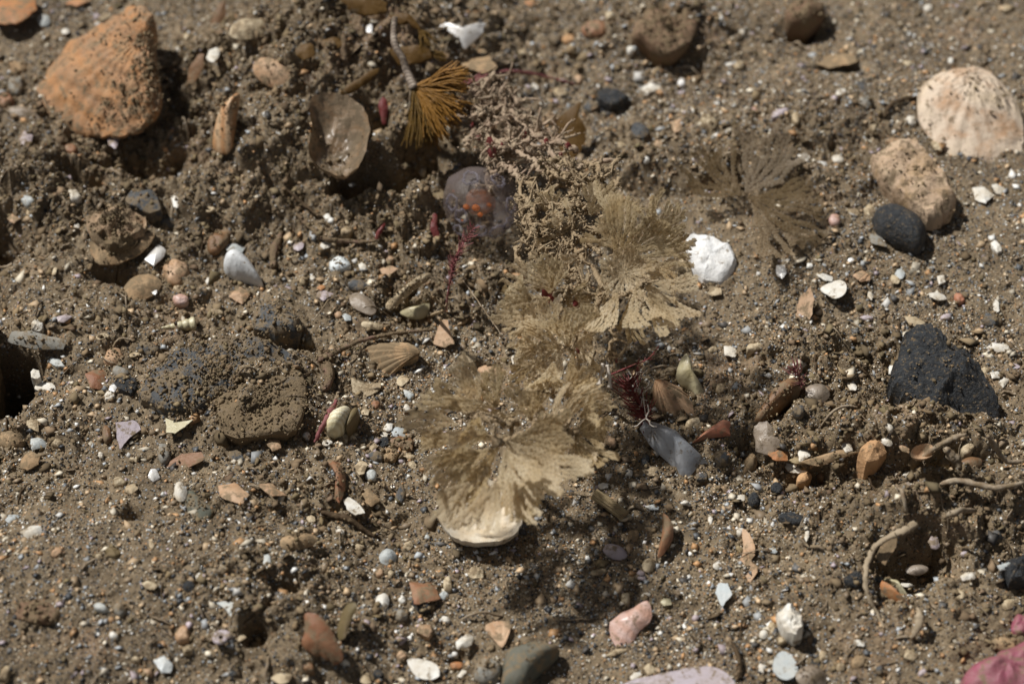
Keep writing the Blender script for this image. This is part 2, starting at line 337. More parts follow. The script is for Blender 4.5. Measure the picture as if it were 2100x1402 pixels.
def silt_material():
    m = bpy.data.materials.new('brown_silt'); m.use_nodes = True; N = m.node_tree.nodes; L = m.node_tree.links
    b = N['Principled BSDF']; tc = N.new('ShaderNodeTexCoord'); vec = tc.outputs['Object']
    def nz(sc, det, ro=0.6):
        n = N.new('ShaderNodeTexNoise'); n.inputs['Scale'].default_value = sc; n.inputs['Detail'].default_value = det; n.inputs['Roughness'].default_value = ro; L.new(vec, n.inputs['Vector']); return n
    def mix(f, a, bcol):
        x = N.new('ShaderNodeMix'); x.data_type = 'RGBA'; L.new(f, x.inputs[0]); L.new(a, x.inputs[6]); x.inputs[7].default_value = (*bcol, 1); return x.outputs[2]
    n = nz(0.9, 9.0, 0.72); cr = N.new('ShaderNodeValToRGB'); e = cr.color_ramp.elements
    e[0].position = 0.30; e[0].color = (0.120, 0.086, 0.050, 1); e[1].position = 0.72; e[1].color = (0.290, 0.220, 0.136, 1)
    q = e.new(0.5); q.color = (*SILT, 1); L.new(n.outputs['Fac'], cr.inputs[0]); col = cr.outputs[0]
    def specks(scale, lo, hi, colr, sel_scale, sel_lo, sel_hi, amount):
        v = N.new('ShaderNodeTexVoronoi'); v.inputs['Scale'].default_value = scale; L.new(vec, v.inputs['Vector'])
        a = N.new('ShaderNodeMapRange'); a.inputs[1].default_value = lo; a.inputs[2].default_value = hi; a.inputs[3].default_value = 1; a.inputs[4].default_value = 0; L.new(v.outputs['Distance'], a.inputs[0])
        sx = N.new('ShaderNodeSeparateColor'); L.new(v.outputs['Color'], sx.inputs[0])
        s = N.new('ShaderNodeMath'); s.operation = 'LESS_THAN'; s.inputs[1].default_value = amount; L.new(sx.outputs[0], s.inputs[0])
        k = N.new('ShaderNodeMath'); k.operation = 'MULTIPLY'; L.new(a.outputs[0], k.inputs[0]); L.new(s.outputs[0], k.inputs[1])
        return mix(k.outputs[0], col, colr)
    col = specks(26.0, 0.26, 0.40, (0.045, 0.045, 0.046), 1, 0, 1, 0.26)
    col = specks(31.0, 0.24, 0.36, (0.52, 0.45, 0.34), 1, 0, 1, 0.13)
    col = specks(22.0, 0.24, 0.36, (0.36, 0.19, 0.085), 1, 0, 1, 0.10)
    col = specks(17.0, 0.26, 0.38, (0.24, 0.26, 0.27), 1, 0, 1, 0.10)
    r = nz(0.45, 3.0); rm = N.new('ShaderNodeMapRange'); rm.inputs[1].default_value = 0.60; rm.inputs[2].default_value = 0.75; rm.inputs[4].default_value = 0.35; L.new(r.outputs['Fac'], rm.inputs[0])
    col = mix(rm.outputs[0], col, (0.27, 0.13, 0.07))
    L.new(col, b.inputs['Base Color']); b.inputs['Roughness'].default_value = 0.70; b.inputs['Specular IOR Level'].default_value = 0.40
    bn = nz(24.0, 5.0, 0.7); bp = N.new('ShaderNodeBump'); bp.inputs['Strength'].default_value = 0.8; bp.inputs['Distance'].default_value = 0.04; L.new(bn.outputs['Fac'], bp.inputs['Height']); L.new(bp.outputs[0], b.inputs['Normal'])
    return m
M['silt'] = silt_material()
sb = bpy.data.objects.new('seabed', ground_mesh()); C.objects.link(sb); sb.data.materials.append(M['silt'])
tag(sb, kind='structure')
sb['label'] = 'brown silty sea floor strewn with grit and broken shell'

# ------------------------------------------------------------------ stones, shells and shards from their outlines
TOPS = []                                   # upper surfaces that may carry settled silt: (points, share)
FOOT = []                                   # footprints of placed things: (x, y, radius)
def blob_px(cx, cy, w_, h_, ang, n, jit, rs):
    a = math.radians(ang); out = []
    ph = rs.random() * 6.28
    for k in range(n):
        t = 2 * math.pi * k / n + (rs.random() - 0.5) * jit * 2.2 + ph * 0.15
        r = 1 + jit * (rs.random() * 2 - 1)
        x, y = math.cos(t) * w_ / 2 * r, math.sin(t) * h_ / 2 * r
        out.append((cx + x * math.cos(a) + y * math.sin(a), cy - x * math.sin(a) + y * math.cos(a)))
    return out

def slab(name, poly, material, hgt, thick=0.05, solid=True, slope=(0, 0), lift=0.0, pw=2.0, nb=30, rings=6, jag=0.015, rough=0.0, facet=False,
         apex=None, ribs=0, ribamp=0.0, growth=0, growamp=0.0, curve=True, seed=1, sharp=32, parent=None, label=None, cat=None, group=None, dusty=0.0, base=None, wav=0.0):
    rs = random.Random(seed); nr = np.random.default_rng(seed)
    P = np.asarray(poly, float)
    cpx = P.mean(0) if apex is None else np.asarray(apex, float)
    g = G(*P.mean(0)) if base is None else np.asarray(base, float)
    p0 = g + np.array([0, 0, lift + (0.10 * hgt if solid else 0)])
    n = np.array([-slope[0], -slope[1], 1.0])
    if curve: Q = catmull(P, 6, True)
    else: Q = np.concatenate([P[i] + (P[(i + 1) % len(P)] - P[i]) * np.linspace(0, 1, 6, endpoint=False)[:, None] for i in range(len(P))])
    seg = np.linalg.norm(np.roll(Q, -1, 0) - Q, axis=1); cum = np.concatenate([[0], np.cumsum(seg)]); QQ = np.vstack([Q, Q[:1]])
    s = np.linspace(0, cum[-1], nb, endpoint=False)
    B2 = np.stack([np.interp(s, cum, QQ[:, 0]), np.interp(s, cum, QQ[:, 1])], 1)
    B = np.array([at_plane(a, b, p0, n) for a, b in B2]); c = at_plane(cpx[0], cpx[1], p0, n)
    size = np.linalg.norm(B[:, :2] - c[:2], axis=1).mean()
    B += (B - c) * (nr.normal(0, 1, (nb, 1)) * jag)
    rho = 1 - np.linspace(0, 1, rings + 1)[:-1] ** (1.0 if not solid else 1.35)
    rho = rho[rho > 0.02]
    ph = np.arctan2(B[:, 1] - c[1], B[:, 0] - c[0])
    if facet:
        pl = []
        for k in range(9):
            r_ = 0.25 + 0.65 * rs.random(); t = rs.random() * 6.28
            pl.append((r_ * math.cos(t), r_ * math.sin(t), 0.75 + 0.5 * rs.random()))
    so = nr.random() * 100
    def topz(r, k):
        x, y = (B[k][0] - c[0]) * r, (B[k][1] - c[1]) * r
        if solid: z = hgt * 0.78 * max(1 - r ** pw, 0) ** (1.0 / pw if pw >= 2 else 1)
        else: z = hgt * (1 - r ** pw)
        if facet:
            zz = 9
            for a, b, q in pl:
                u, v = r * math.cos(ph[k]), r * math.sin(ph[k])
                zz = min(zz, hgt * 0.78 * (math.sqrt(max(1 - a * a - b * b, 0.02)) * q * 1.05 - ((u - a) * a + (v - b) * b) * 0.9))
            z = max(min(z * 1.25, zz), 0.0) if r < 0.99 else 0
        if ribs: z += ribamp * math.cos(ribs * ph[k]) * (0.25 + 0.75 * r)
        if growth: f = (r * growth + 0.25 * math.sin(3 * ph[k] + so)) % 1.0; z += growamp * (f if f < 0.8 else (1 - f) * 4)
        if wav: z += wav * size * math.sin(ph[k] * 3 + so) * r * r
        if rough: z += rough * float(fbm((c[0] + x) , (c[1] + y), max(size * 0.5, 0.05), 5, seed, 0.58)) * (1.0 if r < 0.98 else 0.3)
        return z
    v = []; f = []
    for r in rho:
        for k in range(nb):
            p = c + (B[k] - c) * r; v.append((p[0], p[1], p[2] + topz(r, k)))
    v.append((c[0], c[1], c[2] + topz(0.0, 0))); top = len(v) - 1; R = len(rho)
    for i in range(R - 1):
        for k in range(nb):
            k2 = (k + 1) % nb; f.append((i * nb + k, i * nb + k2, (i + 1) * nb + k2, (i + 1) * nb + k))
    for k in range(nb): f.append(((R - 1) * nb + k, (R - 1) * nb + (k + 1) % nb, top))
    ntop = len(v)
    if solid:
        low = len(v)
        for k in range(nb):
            p = c + (B[k] - c) * 0.90; gz = min(float(H(p[0], p[1])) - 0.06, p[2] - 0.05)
            v.append((p[0], p[1], gz))
        for k in range(nb):
            k2 = (k + 1) % nb; f.append((k2, k, low + k, low + k2))
        f.append(tuple(low + k for k in range(nb - 1, -1, -1)))
    else:
        low = len(v)
        for i, r in enumerate(rho):
            for k in range(nb):
                q = v[i * nb + k]; v.append((q[0], q[1], q[2] - thick * (0.55 if i == 0 else 1.0)))
        v.append((v[top][0], v[top][1], v[top][2] - thick)); bt = len(v) - 1
        for i in range(R - 1):
            for k in range(nb):
                k2 = (k + 1) % nb; f.append((low + i * nb + k2, low + i * nb + k, low + (i + 1) * nb + k, low + (i + 1) * nb + k2))
        for k in range(nb): f.append((low + (R - 1) * nb + (k + 1) % nb, low + (R - 1) * nb + k, bt))
        for k in range(nb):
            k2 = (k + 1) % nb; f.append((k2, k, low + k, low + k2))
    mb = MB(); mb.v = v; mb.f = f
    FOOT.append((g[0], g[1], size))
    if size < 0.13: dusty = 0.0
    if dusty: TOPS.append((np.array(v[nb:ntop]), dusty))
    if parent is not None:
        o = mb.build(name, material, parent, origin=np.array(parent.location), sharp=sharp)
    else:
        o = mb.build(name, material, None, origin=g, sharp=sharp)
        tag(o, label, cat, group)
    return o

_seed = [100]
def piece(kind, name, cat, mk, cx, cy, w_, h_, ang, label, group=None, **kw):
    """small stone, chip or flake whose outline is a rounded or broken polygon; kinds: p pebble, a angular stone, s flat shard, d domed flake"""
    _seed[0] += 1; sd_ = _seed[0]; rs = random.Random(sd_)
    m = M[mk]; sz = min(w_, h_) * CMPX
    if 'poly' in kw: poly = kw.pop('poly')
    elif kind == 'p': poly = blob_px(cx, cy, w_, h_, ang, 9, 0.15, rs)
    elif kind == 'a': poly = blob_px(cx, cy, w_ * 1.05, h_ * 1.05, ang, rs.choice([5, 6, 7]), 0.17, rs)
    elif kind == 's': poly = blob_px(cx, cy, w_ * 1.12, h_ * 1.12, ang, rs.choice([4, 5, 5, 6]), 0.20, rs)
    else: poly = blob_px(cx, cy, w_, h_, ang, 9, 0.08, rs)
    d = dict(seed=sd_, nb=22, rings=4, label=label, cat=cat, group=group)
    if kind == 'p': d.update(hgt=sz * 0.58, pw=2.2, rough=sz * 0.07, sharp=None, rings=6, nb=26)
    if kind == 'a': d.update(hgt=sz * 0.62, pw=2.6, facet=True, curve=False, jag=0.02, rough=sz * 0.05, sharp=22, rings=7, nb=28)
    if kind == 's': d.update(hgt=sz * 0.16, thick=max(0.035, sz * 0.12), solid=False, lift=0.025 + sz * 0.09, curve=False, jag=0.035, nb=26, slope=((rs.random() - 0.5) * 0.5, (rs.random() - 0.6) * 0.5), rough=sz * 0.03, sharp=30)
    if kind == 'd': d.update(hgt=sz * 0.34, thick=max(0.035, sz * 0.09), solid=False, lift=0.03, slope=((rs.random() - 0.5) * 0.4, (rs.random() - 0.6) * 0.4), jag=0.012, sharp=35, growth=5, growamp=sz * 0.03, rings=6)
    d.update(kw)
    return slab(name, poly, m, **d)

# ------------------------------------------------------------------ large stones and shells
# big ribbed orange valve, raised on its right side
slab('scallop_shell', [(275, 12), (306, 22), (322, 60), (320, 110), (326, 160), (332, 215), (300, 262), (250, 282), (170, 276), (120, 258), (72, 240), (62, 205), (84, 168), (112, 128), (142, 92), (182, 70), (235, 36)],
     mat('ribbed_orange_valve', (0.40, 0.235, 0.115), (0.31, 0.21, 0.125), 1.8, 0.6, 0.4, 0.26, c3=(0.44, 0.21, 0.08), stripes=(0.6, (0.27, 0.17, 0.10), 0.45, 'DIAGONAL'), bump=0.5), 0.50, thick=0.10, solid=False,
     lift=0.50, slope=(0.40, 0.25), pw=2.4, nb=150, rings=44, apex=(300, 120), ribs=26, ribamp=0.020, growth=7, growamp=0.05, rough=0.04, seed=3, jag=0.006, dusty=0.05,
     label='big domed orange-tan ribbed shell with silt crumbs on its lower edge', cat='shell')
_v = TOPS[-1][0]; _c = _v.mean(0); _k = ((_v[:, 0] - _c[0]) * 0.6 - (_v[:, 1] - _c[1])) > 0.65
TOPS.append((_v[_k], 0.55))
slab('bivalve_shell', [(1880, 222), (1888, 182), (1925, 152), (1962, 142), (2005, 140), (2050, 165), (2086, 212), (2100, 270), (2090, 315), (2052, 336), (1996, 347), (1950, 331), (1924, 300), (1896, 268)],
     mat('flaky_cream_valve', (0.62, 0.49, 0.34), (0.44, 0.26, 0.14), 1.5, 0.5, 0.4, 0.12, c3=(0.66, 0.53, 0.40), bump=0.7, bscale=5), 0.24, thick=0.12, solid=False, lift=0.20, slope=(-0.05, 0.24), nb=70, rings=14,
     apex=(1990, 190), growth=9, growamp=0.045, rough=0.025, ribs=23, ribamp=0.012, seed=5, dusty=0.12, label='large round cream shell with flaky growth rings and a pinkish streak', cat='shell')
piece('a', 'stone', 'stone', 'peachcream', 1868, 390, 0, 0, 0, 'tan and cream rock slab just below the large round shell', poly=[(1782, 332), (1828, 306), (1870, 298), (1906, 336), (1936, 372), (1961, 424), (1946, 456), (1900, 476), (1866, 446), (1832, 410), (1798, 372)],
      hgt=0.50, nb=70, rings=16, slope=(0.05, 0.30), lift=0.1, rough=0.045, dusty=0.06)
piece('p', 'pebble', 'pebble', 'black', 1843, 478, 0, 0, 0, 'smooth black oblong pebble against the tan rock slab', poly=[(1789, 455), (1800, 437), (1826, 434), (1862, 450), (1888, 466), (1898, 488), (1887, 518), (1857, 512), (1825, 496), (1799, 481)], hgt=0.55, nb=40, rings=8)
piece('a', 'rock', 'rock', 'black', 1930, 790, 0, 0, 0, 'big black teardrop-shaped rock speckled with white chips', poly=[(1850, 705), (1874, 684), (1897, 677), (1922, 696), (1947, 722), (1980, 743), (2002, 774), (2022, 807), (2042, 842), (2048, 872), (2030, 893), (1975, 893), (1900, 889), (1850, 853), (1815, 806), (1825, 778), (1840, 738)],
      hgt=0.80, nb=100, rings=24, slope=(-0.05, 0.5), lift=0.30, rough=0.055, dusty=0.03, facet=True)
piece('a', 'rock', 'rock', 'slate', 450, 770, 0, 0, 0, 'broad dark slate rock half buried in silt', poly=[(286, 822), (300, 776), (342, 740), (402, 710), (470, 700), (540, 704), (592, 722), (618, 752), (600, 790), (520, 806), (470, 815), (400, 850), (330, 850)],
      hgt=0.30, nb=70, rings=14, rough=0.06, dusty=1.2, slope=(0.0, 0.12))
slab('stone', [(448, 800), (480, 770), (540, 758), (600, 756), (626, 780), (628, 838), (604, 884), (540, 894), (470, 892), (446, 862)], mat('silt_coated_stone', (0.25, 0.18, 0.11), (0.10, 0.095, 0.085), 2.0, 0.9, 0.2, 0.6, bump=0.9, bscale=9), 0.13,
     nb=50, rings=12, rough=0.05, pw=2.0, dusty=1.0, seed=12, label='blocky silt-covered stone in front of the dark slate rock', cat='stone')
piece('a', 'stone', 'stone', 'chalk', 1465, 535, 0, 0, 0, 'bright white chalky stone behind the right-hand bryozoan fan', poly=[(1404, 500), (1420, 481), (1452, 490), (1500, 514), (1514, 545), (1502, 574), (1480, 592), (1442, 586), (1424, 566), (1410, 534)], hgt=0.24, nb=40, rings=8, rough=0.03, slope=(0, 0.25))
piece('a', 'stone', 'stone', 'slate', 296, 420, 0, 0, 0, 'flat dark blue-grey slate chip behind the crusted oyster', poly=[(257, 414), (265, 399), (320, 396), (335, 437), (310, 444), (258, 424)], hgt=0.2, dusty=0.1)
piece('a', 'stone', 'stone', 'slate', 572, 665, 0, 0, 0, 'grey slate slab under silt beside the dark hollow', poly=[(520, 690), (530, 640), (560, 632), (600, 645), (622, 672), (615, 700), (570, 706)], hgt=0.38, dusty=0.6, nb=36, rings=7)
piece('p', 'rock', 'rock', 'greenslab', 1085, 1360, 0, 0, 0, 'dark grey-green rock at the bottom edge of the scene', poly=[(1030, 1420), (1034, 1350), (1060, 1334), (1100, 1324), (1150, 1334), (1126, 1364), (1092, 1400), (1070, 1425)], hgt=0.45, nb=36, dusty=0.1)
piece('p', 'rock', 'rock', 'coralline', 2050, 1380, 0, 0, 0, 'rock with glossy pink coralline crust in the corner', poly=[(1968, 1412), (1984, 1378), (2028, 1366), (2042, 1350), (2076, 1336), (2120, 1330), (2160, 1370), (2150, 1440), (2060, 1460), (1990, 1440)], hgt=0.6, nb=50, rings=10, rough=0.07)
piece('p', 'pebble', 'pebble', 'coralline', 2090, 1285, 40, 44, 0, 'small pink crusted pebble just above the pink coralline rock')
piece('p', 'pebble', 'pebble', 'tan', 2060, 1324, 70, 34, 0, 'brown silted pebble leaning on the pink coralline rock', dusty=0.3)
piece('a', 'stone', 'stone', 'black', 2080, 1180, 70, 60, -10, 'black stone with a white crust at the right edge of the scene', hgt=0.4)
piece('s', 'shell_fragment', 'shell', 'bluegrey', 2062, 1160, 44, 16, 10, 'pale crust plate on top of the black stone at the edge', lift=0.3)
piece('p', 'rock', 'rock', 'brownlump', 1362, 60, 130, 84, 0, 'blurred reddish-brown lump far back near the top edge', hgt=0.16, dusty=1.2, nb=40, rings=8, rough=0.1)
piece('p', 'stone', 'stone', 'brownlump', 1650, 30, 80, 44, 0, 'dark red-brown stone with black shadow at the top edge', hgt=0.35, dusty=0.5)
piece('a', 'stone', 'stone', 'black', 1256, 207, 70, 34, -12, 'far black stone with straight top behind the brown frond', hgt=0.22)
piece('p', 'pebble', 'pebble', 'slate', 1212, 220, 36, 26, -20, 'small dark pebble touching the far black stone')
piece('a', 'pebble', 'pebble', 'slate', 1312, 275, 34, 40, 20, 'dark blue-grey angular pebble in front of the far black stone')
piece('p', 'rock', 'rock', 'brown', 1600, 825, 0, 0, 0, 'dark brown silted blade of rock in the shade of the upper fans', poly=[(1543, 872), (1575, 818), (1606, 788), (1642, 782), (1640, 806), (1604, 840), (1572, 868), (1552, 884)], hgt=0.4, slope=(0.1, 0.3), lift=0.15, dusty=0.5)
piece('p', 'rock', 'rock', 'greenslab', 395, 1035, 0, 0, 0, 'dull greenish flat stone half sunk near the white oval flake', poly=[(372, 1020), (392, 1005), (420, 1030), (440, 1050), (424, 1072), (396, 1064)], hgt=0.12, dusty=0.3)
piece('p', 'rock', 'rock', 'grey', 1002, 1380, 62, 46, 10, 'grey stone left of the grey-green bottom rock', hgt=0.25, dusty=0.2)

# ------------------------------------------------------------------ shells worth naming
piece('d', 'bowl_shell', 'shell', 'bowl', 0, 0, 0, 0, 0, 'cream bowl-shaped shell with glossy white inside beneath the front bryozoan', poly=[(898, 1046), (914, 1006), (958, 984), (1020, 986), (1056, 1008), (1071, 1050), (1064, 1086), (1034, 1106), (980, 1112), (936, 1103), (908, 1078)], hgt=-0.28, thick=0.12, lift=0.32, slope=(0, -0.05), nb=64, rings=12, growth=0, pw=2.6, sharp=60)
piece('d', 'shell', 'shell', 'pink', 1292, 1280, 0, 0, 0, 'glossy pink shell piece with pale upper tip below the shaded sand', poly=[(1316, 1234), (1328, 1232), (1336, 1250), (1334, 1272), (1312, 1292), (1296, 1318), (1276, 1326), (1260, 1320), (1250, 1292), (1252, 1274), (1276, 1256), (1298, 1246)], hgt=0.09, thick=0.09, lift=0.10, nb=44, rings=8, slope=(0.15, 0.30), growamp=0.006)
piece('d', 'shell_fragment', 'shell', 'rust', 660, 1310, 0, 0, 0, 'upright rusty-brown shell fragment with a scalloped lower edge', poly=[(625, 1258), (646, 1258), (666, 1272), (686, 1302), (704, 1348), (686, 1362), (678, 1352), (668, 1352), (658, 1343), (646, 1344), (636, 1336), (626, 1330), (618, 1316), (625, 1294)], hgt=0.12, lift=0.33, slope=(0.15, 0.9), nb=56, jag=0.008, curve=True, growamp=0.006)
piece('s', 'shell_fragment', 'shell', 'olive', 710, 1275, 0, 0, 0, 'olive-brown upright blade behind the rusty scalloped fragment', poly=[(690, 1296), (704, 1248), (720, 1233), (733, 1238), (718, 1276), (704, 1312)], hgt=0.05, lift=0.30, slope=(0.9, 0.5), curve=True)
piece('d', 'shell', 'shell', 'tan', 0, 0, 0, 0, 0, 'tan ribbed shell fragment left of the upper bryozoan', poly=[(752, 722), (768, 706), (830, 703), (858, 722), (852, 744), (826, 752), (800, 768), (772, 754)], hgt=0.22, nb=70, rings=10, apex=(862, 742), ribs=40, ribamp=0.014, lift=0.06, slope=(0, 0.25), growamp=0.004, growth=3)
piece('d', 'shell', 'shell', 'peach', 0, 0, 0, 0, 0, 'peach ribbed cockle-like fragment beside the dark red alga', poly=[(1338, 800), (1360, 788), (1390, 794), (1412, 815), (1424, 850), (1400, 858), (1372, 846), (1350, 848)], hgt=0.24, nb=64, rings=10, apex=(1342, 800), ribs=30, ribamp=0.020, lift=0.08, slope=(0.1, 0.3))
piece('d', 'shell', 'shell', 'glassy', 0, 0, 0, 0, 0, 'translucent blue-grey shell sheet with a notched tip', poly=[(1312, 878), (1320, 862), (1350, 868), (1388, 886), (1412, 910), (1452, 948), (1432, 950), (1422, 970), (1400, 979), (1374, 950), (1336, 916)], hgt=0.30, thick=0.04, lift=0.10, slope=(0.0, 0.2), nb=44, curve=False, growamp=0.003)
piece('d', 'shell_fragment', 'shell', 'ivory', 0, 0, 0, 0, 0, 'glossy yellowish bone-shaped shell fragment standing up near the peach shell', poly=[(1386, 768), (1396, 738), (1409, 724), (1418, 745), (1426, 776), (1450, 816), (1438, 831), (1416, 802), (1396, 786)], hgt=0.22, thick=0.10, lift=0.22, slope=(-0.2, 0.7), nb=36, growamp=0.002)
piece('s', 'shell_fragment', 'shell', 'coralred', 0, 0, 0, 0, 0, 'coral-red wedge of shell right of the blue-grey sheet', poly=[(1420, 908), (1444, 886), (1480, 860), (1500, 862), (1497, 892), (1450, 898)], hgt=0.08, lift=0.12, slope=(0.2, 0.4))
piece('s', 'shell_fragment', 'shell', 'clearshell', 1570, 900, 54, 66, 20, 'pale translucent ridged flake right of the brown rock blade', lift=0.15, slope=(0.3, 0.5))
piece('p', 'stone', 'stone', 'tan', 1536, 958, 28, 46, -20, 'upright tan stone beside a dark gap near the pale ridged flake', hgt=0.28)
# white closed bivalve with a keel
slab('bivalve', [(458, 547), (464, 530), (478, 524), (494, 528), (514, 544), (530, 566), (541, 590), (516, 583), (482, 574), (462, 560)], mat('white_bivalve', (0.74, 0.76, 0.77), (0.66, 0.66, 0.64), 2.0, 0.35, 0.5, 0.06, stripes=(2.5, (0.58, 0.56, 0.54), 0.25, 'X')), 0.42, solid=True, nb=44, rings=9, lift=0.08, slope=(-0.1, 0.35), pw=2.0,
     apex=(486, 548), seed=8, label='white closed bivalve with a pointed tail left of the silty burrows', cat='shell')
piece('s', 'shell_fragment', 'shell', 'bluegrey', 481, 508, 34, 24, -20, 'bluish chip touching the white closed bivalve')
piece('d', 'shell_fragment', 'shell', 'pearl', 318, 520, 0, 0, 0, 'pearly white shard poking out from under the crusted oyster', poly=[(296, 532), (324, 500), (341, 511), (336, 526), (315, 545)], hgt=0.07, lift=0.1, curve=False)
# crusted oyster: two valves
oy = empty('oyster', G(245, 500), 'silt-crusted brown oyster with gaping frilled valves', 'oyster')
slab('lower_valve', [(184, 505), (205, 492), (262, 500), (296, 482), (318, 478), (300, 508), (262, 535), (226, 543), (196, 538)], M['tan'], 0.08, thick=0.06, solid=False, lift=0.12, slope=(0.05, 0.2), nb=50, rings=7, growth=5, growamp=0.05, jag=0.02, seed=21, parent=oy, dusty=0.4)
slab('upper_valve', [(177, 470), (182, 440), (222, 436), (262, 428), (294, 446), (302, 468), (286, 488), (262, 500), (232, 512), (200, 500)], mat('oyster_valve', (0.33, 0.22, 0.13), (0.42, 0.29, 0.18), 3.0, 0.6, 0.4, 0.35, bump=0.8, bscale=8), 0.20, thick=0.07, solid=False, lift=0.22, slope=(0.02, 0.25), nb=56, rings=9,
     growth=6, growamp=0.06, rough=0.09, jag=0.02, seed=22, parent=oy, dusty=0.4)
slab('growth_lump', [(212, 500), (236, 480), (272, 474), (282, 492), (262, 508), (228, 512)], M['siltlump'], 0.12, lift=0.26, nb=24, rings=5, rough=0.08, seed=23, parent=oy)
slab('shell', [(437, 300), (440, 262), (452, 225), (470, 204), (492, 190), (488, 225), (482, 262), (476, 300), (458, 314)], mat('striped_mussel', (0.50, 0.27, 0.12), (0.40, 0.20, 0.09), 2.0, 0.5, 0.4, 0.22, stripes=(1.6, (0.62, 0.45, 0.28), 0.7, 'X')), 0.30, thick=0.08, solid=False, lift=0.35, slope=(0.55, 0.5), nb=44, rings=9, seed=24,
     growth=4, growamp=0.012, label='narrow orange-striped shell standing upright right of the big orange shell', cat='shell', dusty=0.1)
# translucent pocket shell
slab('shell', [(640, 262), (634, 220), (650, 198), (690, 190), (730, 205), (756, 240), (756, 290), (742, 330), (712, 358), (672, 352), (640, 330), (632, 300)], M['membrane'], -0.34, thick=0.03, solid=False, lift=0.48, slope=(0.05, 0.30), nb=60, rings=12, pw=2.5, apex=(672, 300), growth=8, growamp=0.02, rough=0.05, seed=31,
     label='glistening brown translucent shell pocket in the silt mound', cat='shell', dusty=0.1, wav=0.06)
piece('d', 'shell_fragment', 'shell', 'pearl', 682, 334, 66, 34, 0, 'shiny pearl flake at the mouth of the brown translucent pocket', lift=0.25)
piece('s', 'shell_fragment', 'shell', 'orange', 20, 22, 95, 62, 20, 'dark orange shell piece cut off by the top left corner', lift=0.25)
piece('s', 'shell_fragment', 'shell', 'orange', 160, 4, 52, 20, 8, 'orange-brown sliver at the top edge near the big orange shell')
piece('d', 'shell', 'shell', 'cream', 508, 60, 74, 44, 15, 'rounded cream shell at the top edge left of the silt mound', lift=0.1)
piece('d', 'shell', 'shell', 'peach', 562, 150, 86, 56, -20, 'peach-cream shell jutting from the left flank of the silt mound', lift=0.25, slope=(0.1, 0.4), dusty=0.2)
piece('s', 'shell_fragment', 'shell', 'pearl', 942, 72, 0, 0, 0, 'large bright white shell fragment with a notched top', poly=[(898, 46), (918, 50), (944, 62), (966, 62), (976, 52), (996, 46), (990, 66), (972, 84), (950, 104), (926, 96), (908, 82)], lift=0.25, slope=(0.1, 0.5), hgt=0.12, thick=0.06, nb=34)
piece('s', 'shell_fragment', 'shell', 'tan', 985, 122, 0, 0, 0, 'orange-tan triangular flake under the bright white fragment', poly=[(945, 134), (960, 100), (990, 98), (1022, 140), (990, 150)], lift=0.06)
piece('s', 'shell_fragment', 'shell', 'white', 438, 113, 32, 24, 35, 'white wedge between brown blades behind the big orange shell', lift=0.15)
piece('s', 'shell_fragment', 'shell', 'brown', 448, 40, 26, 92, -18, 'long dark brown blade leaning at the top left', lift=0.4, slope=(0.2, 0.9))
piece('s', 'shell_fragment', 'shell', 'brown', 402, 140, 22, 74, -20, 'dark brown blade standing behind the big orange shell', lift=0.35, slope=(0.5, 0.8))
piece('s', 'shell_fragment', 'shell', 'white', 316, 170, 26, 32, -30, 'white shell edge peeping from the shaded flank of the orange shell', lift=0.25)
piece('d', 'shell_fragment', 'shell', 'clearshell', 50, 238, 72, 34, -20, 'thin curled shell with a white rim at the left edge', lift=0.12, slope=(0, 0.4))
# shell arch over a small cavity
arch = empty('shell', G(848, 615), 'broken whitish shell arching over a dark cavity', 'shell')
slab('upper_lip', [(790, 624), (812, 604), (838, 580), (862, 564), (884, 560), (874, 576), (848, 594), (820, 620), (800, 634)], M['cream'], 0.10, thick=0.06, solid=False, lift=0.50, slope=(0.0, 0.5), nb=36, rings=6, seed=41, parent=arch, dusty=0.3)
slab('lower_lip', [(820, 640), (836, 632), (862, 628), (880, 622), (878, 642), (862, 652), (838, 650)], M['ivory'], 0.10, thick=0.06, solid=False, lift=0.12, slope=(0.0, 0.2), nb=30, rings=6, seed=42, parent=arch)
piece('s', 'shell_fragment', 'shell', 'peach', 908, 680, 0, 0, 0, 'orange-cream wedge of shell standing left of the upper bryozoan', poly=[(888, 706), (893, 686), (906, 652), (918, 658), (926, 690), (934, 704), (910, 712)], lift=0.18, slope=(0.4, 0.5))
piece('d', 'shell_fragment', 'shell', 'cream', 762, 667, 46, 16, -8, 'curved cream sliver above the pinkish fuzzy strand', lift=0.08)
piece('d', 'shell_fragment', 'shell', 'clearshell', 744, 622, 66, 34, -32, 'thin greenish translucent shell with a round bore hole', lift=0.06)
# mussel claw
cl = empty('mussel_shell', G(1838, 1212), 'pointed cream and orange shell in front of the curved strand', 'shell')
slab('orange_half', [(1806, 1206), (1810, 1190), (1828, 1204), (1850, 1228), (1868, 1241), (1854, 1242), (1828, 1228)], M['orange'], 0.12, thick=0.06, solid=False, lift=0.10, slope=(0.2, 0.4), nb=30, rings=6, seed=51, parent=cl)
slab('cream_half', [(1811, 1187), (1836, 1188), (1853, 1208), (1872, 1240), (1850, 1227), (1829, 1203)], M['ivory'], 0.14, thick=0.06, solid=False, lift=0.16, slope=(0.1, 0.5), nb=30, rings=6, seed=52, parent=cl)
piece('d', 'shell_fragment', 'shell', 'clearshell', 1880, 1168, 46, 20, 5, 'clear curved flake inside the dark hollow at the curved strand', lift=0.35)
piece('s', 'shell_fragment', 'shell', 'white', 1860, 1199, 28, 7, -6, 'thin white splinter above the pointed cream and orange shell', lift=0.12)
piece('s', 'shell_fragment', 'shell', 'lilac', 1915, 1113, 28, 26, -40, 'grey-white flake above the hollow right of the curved strand', lift=0.2)
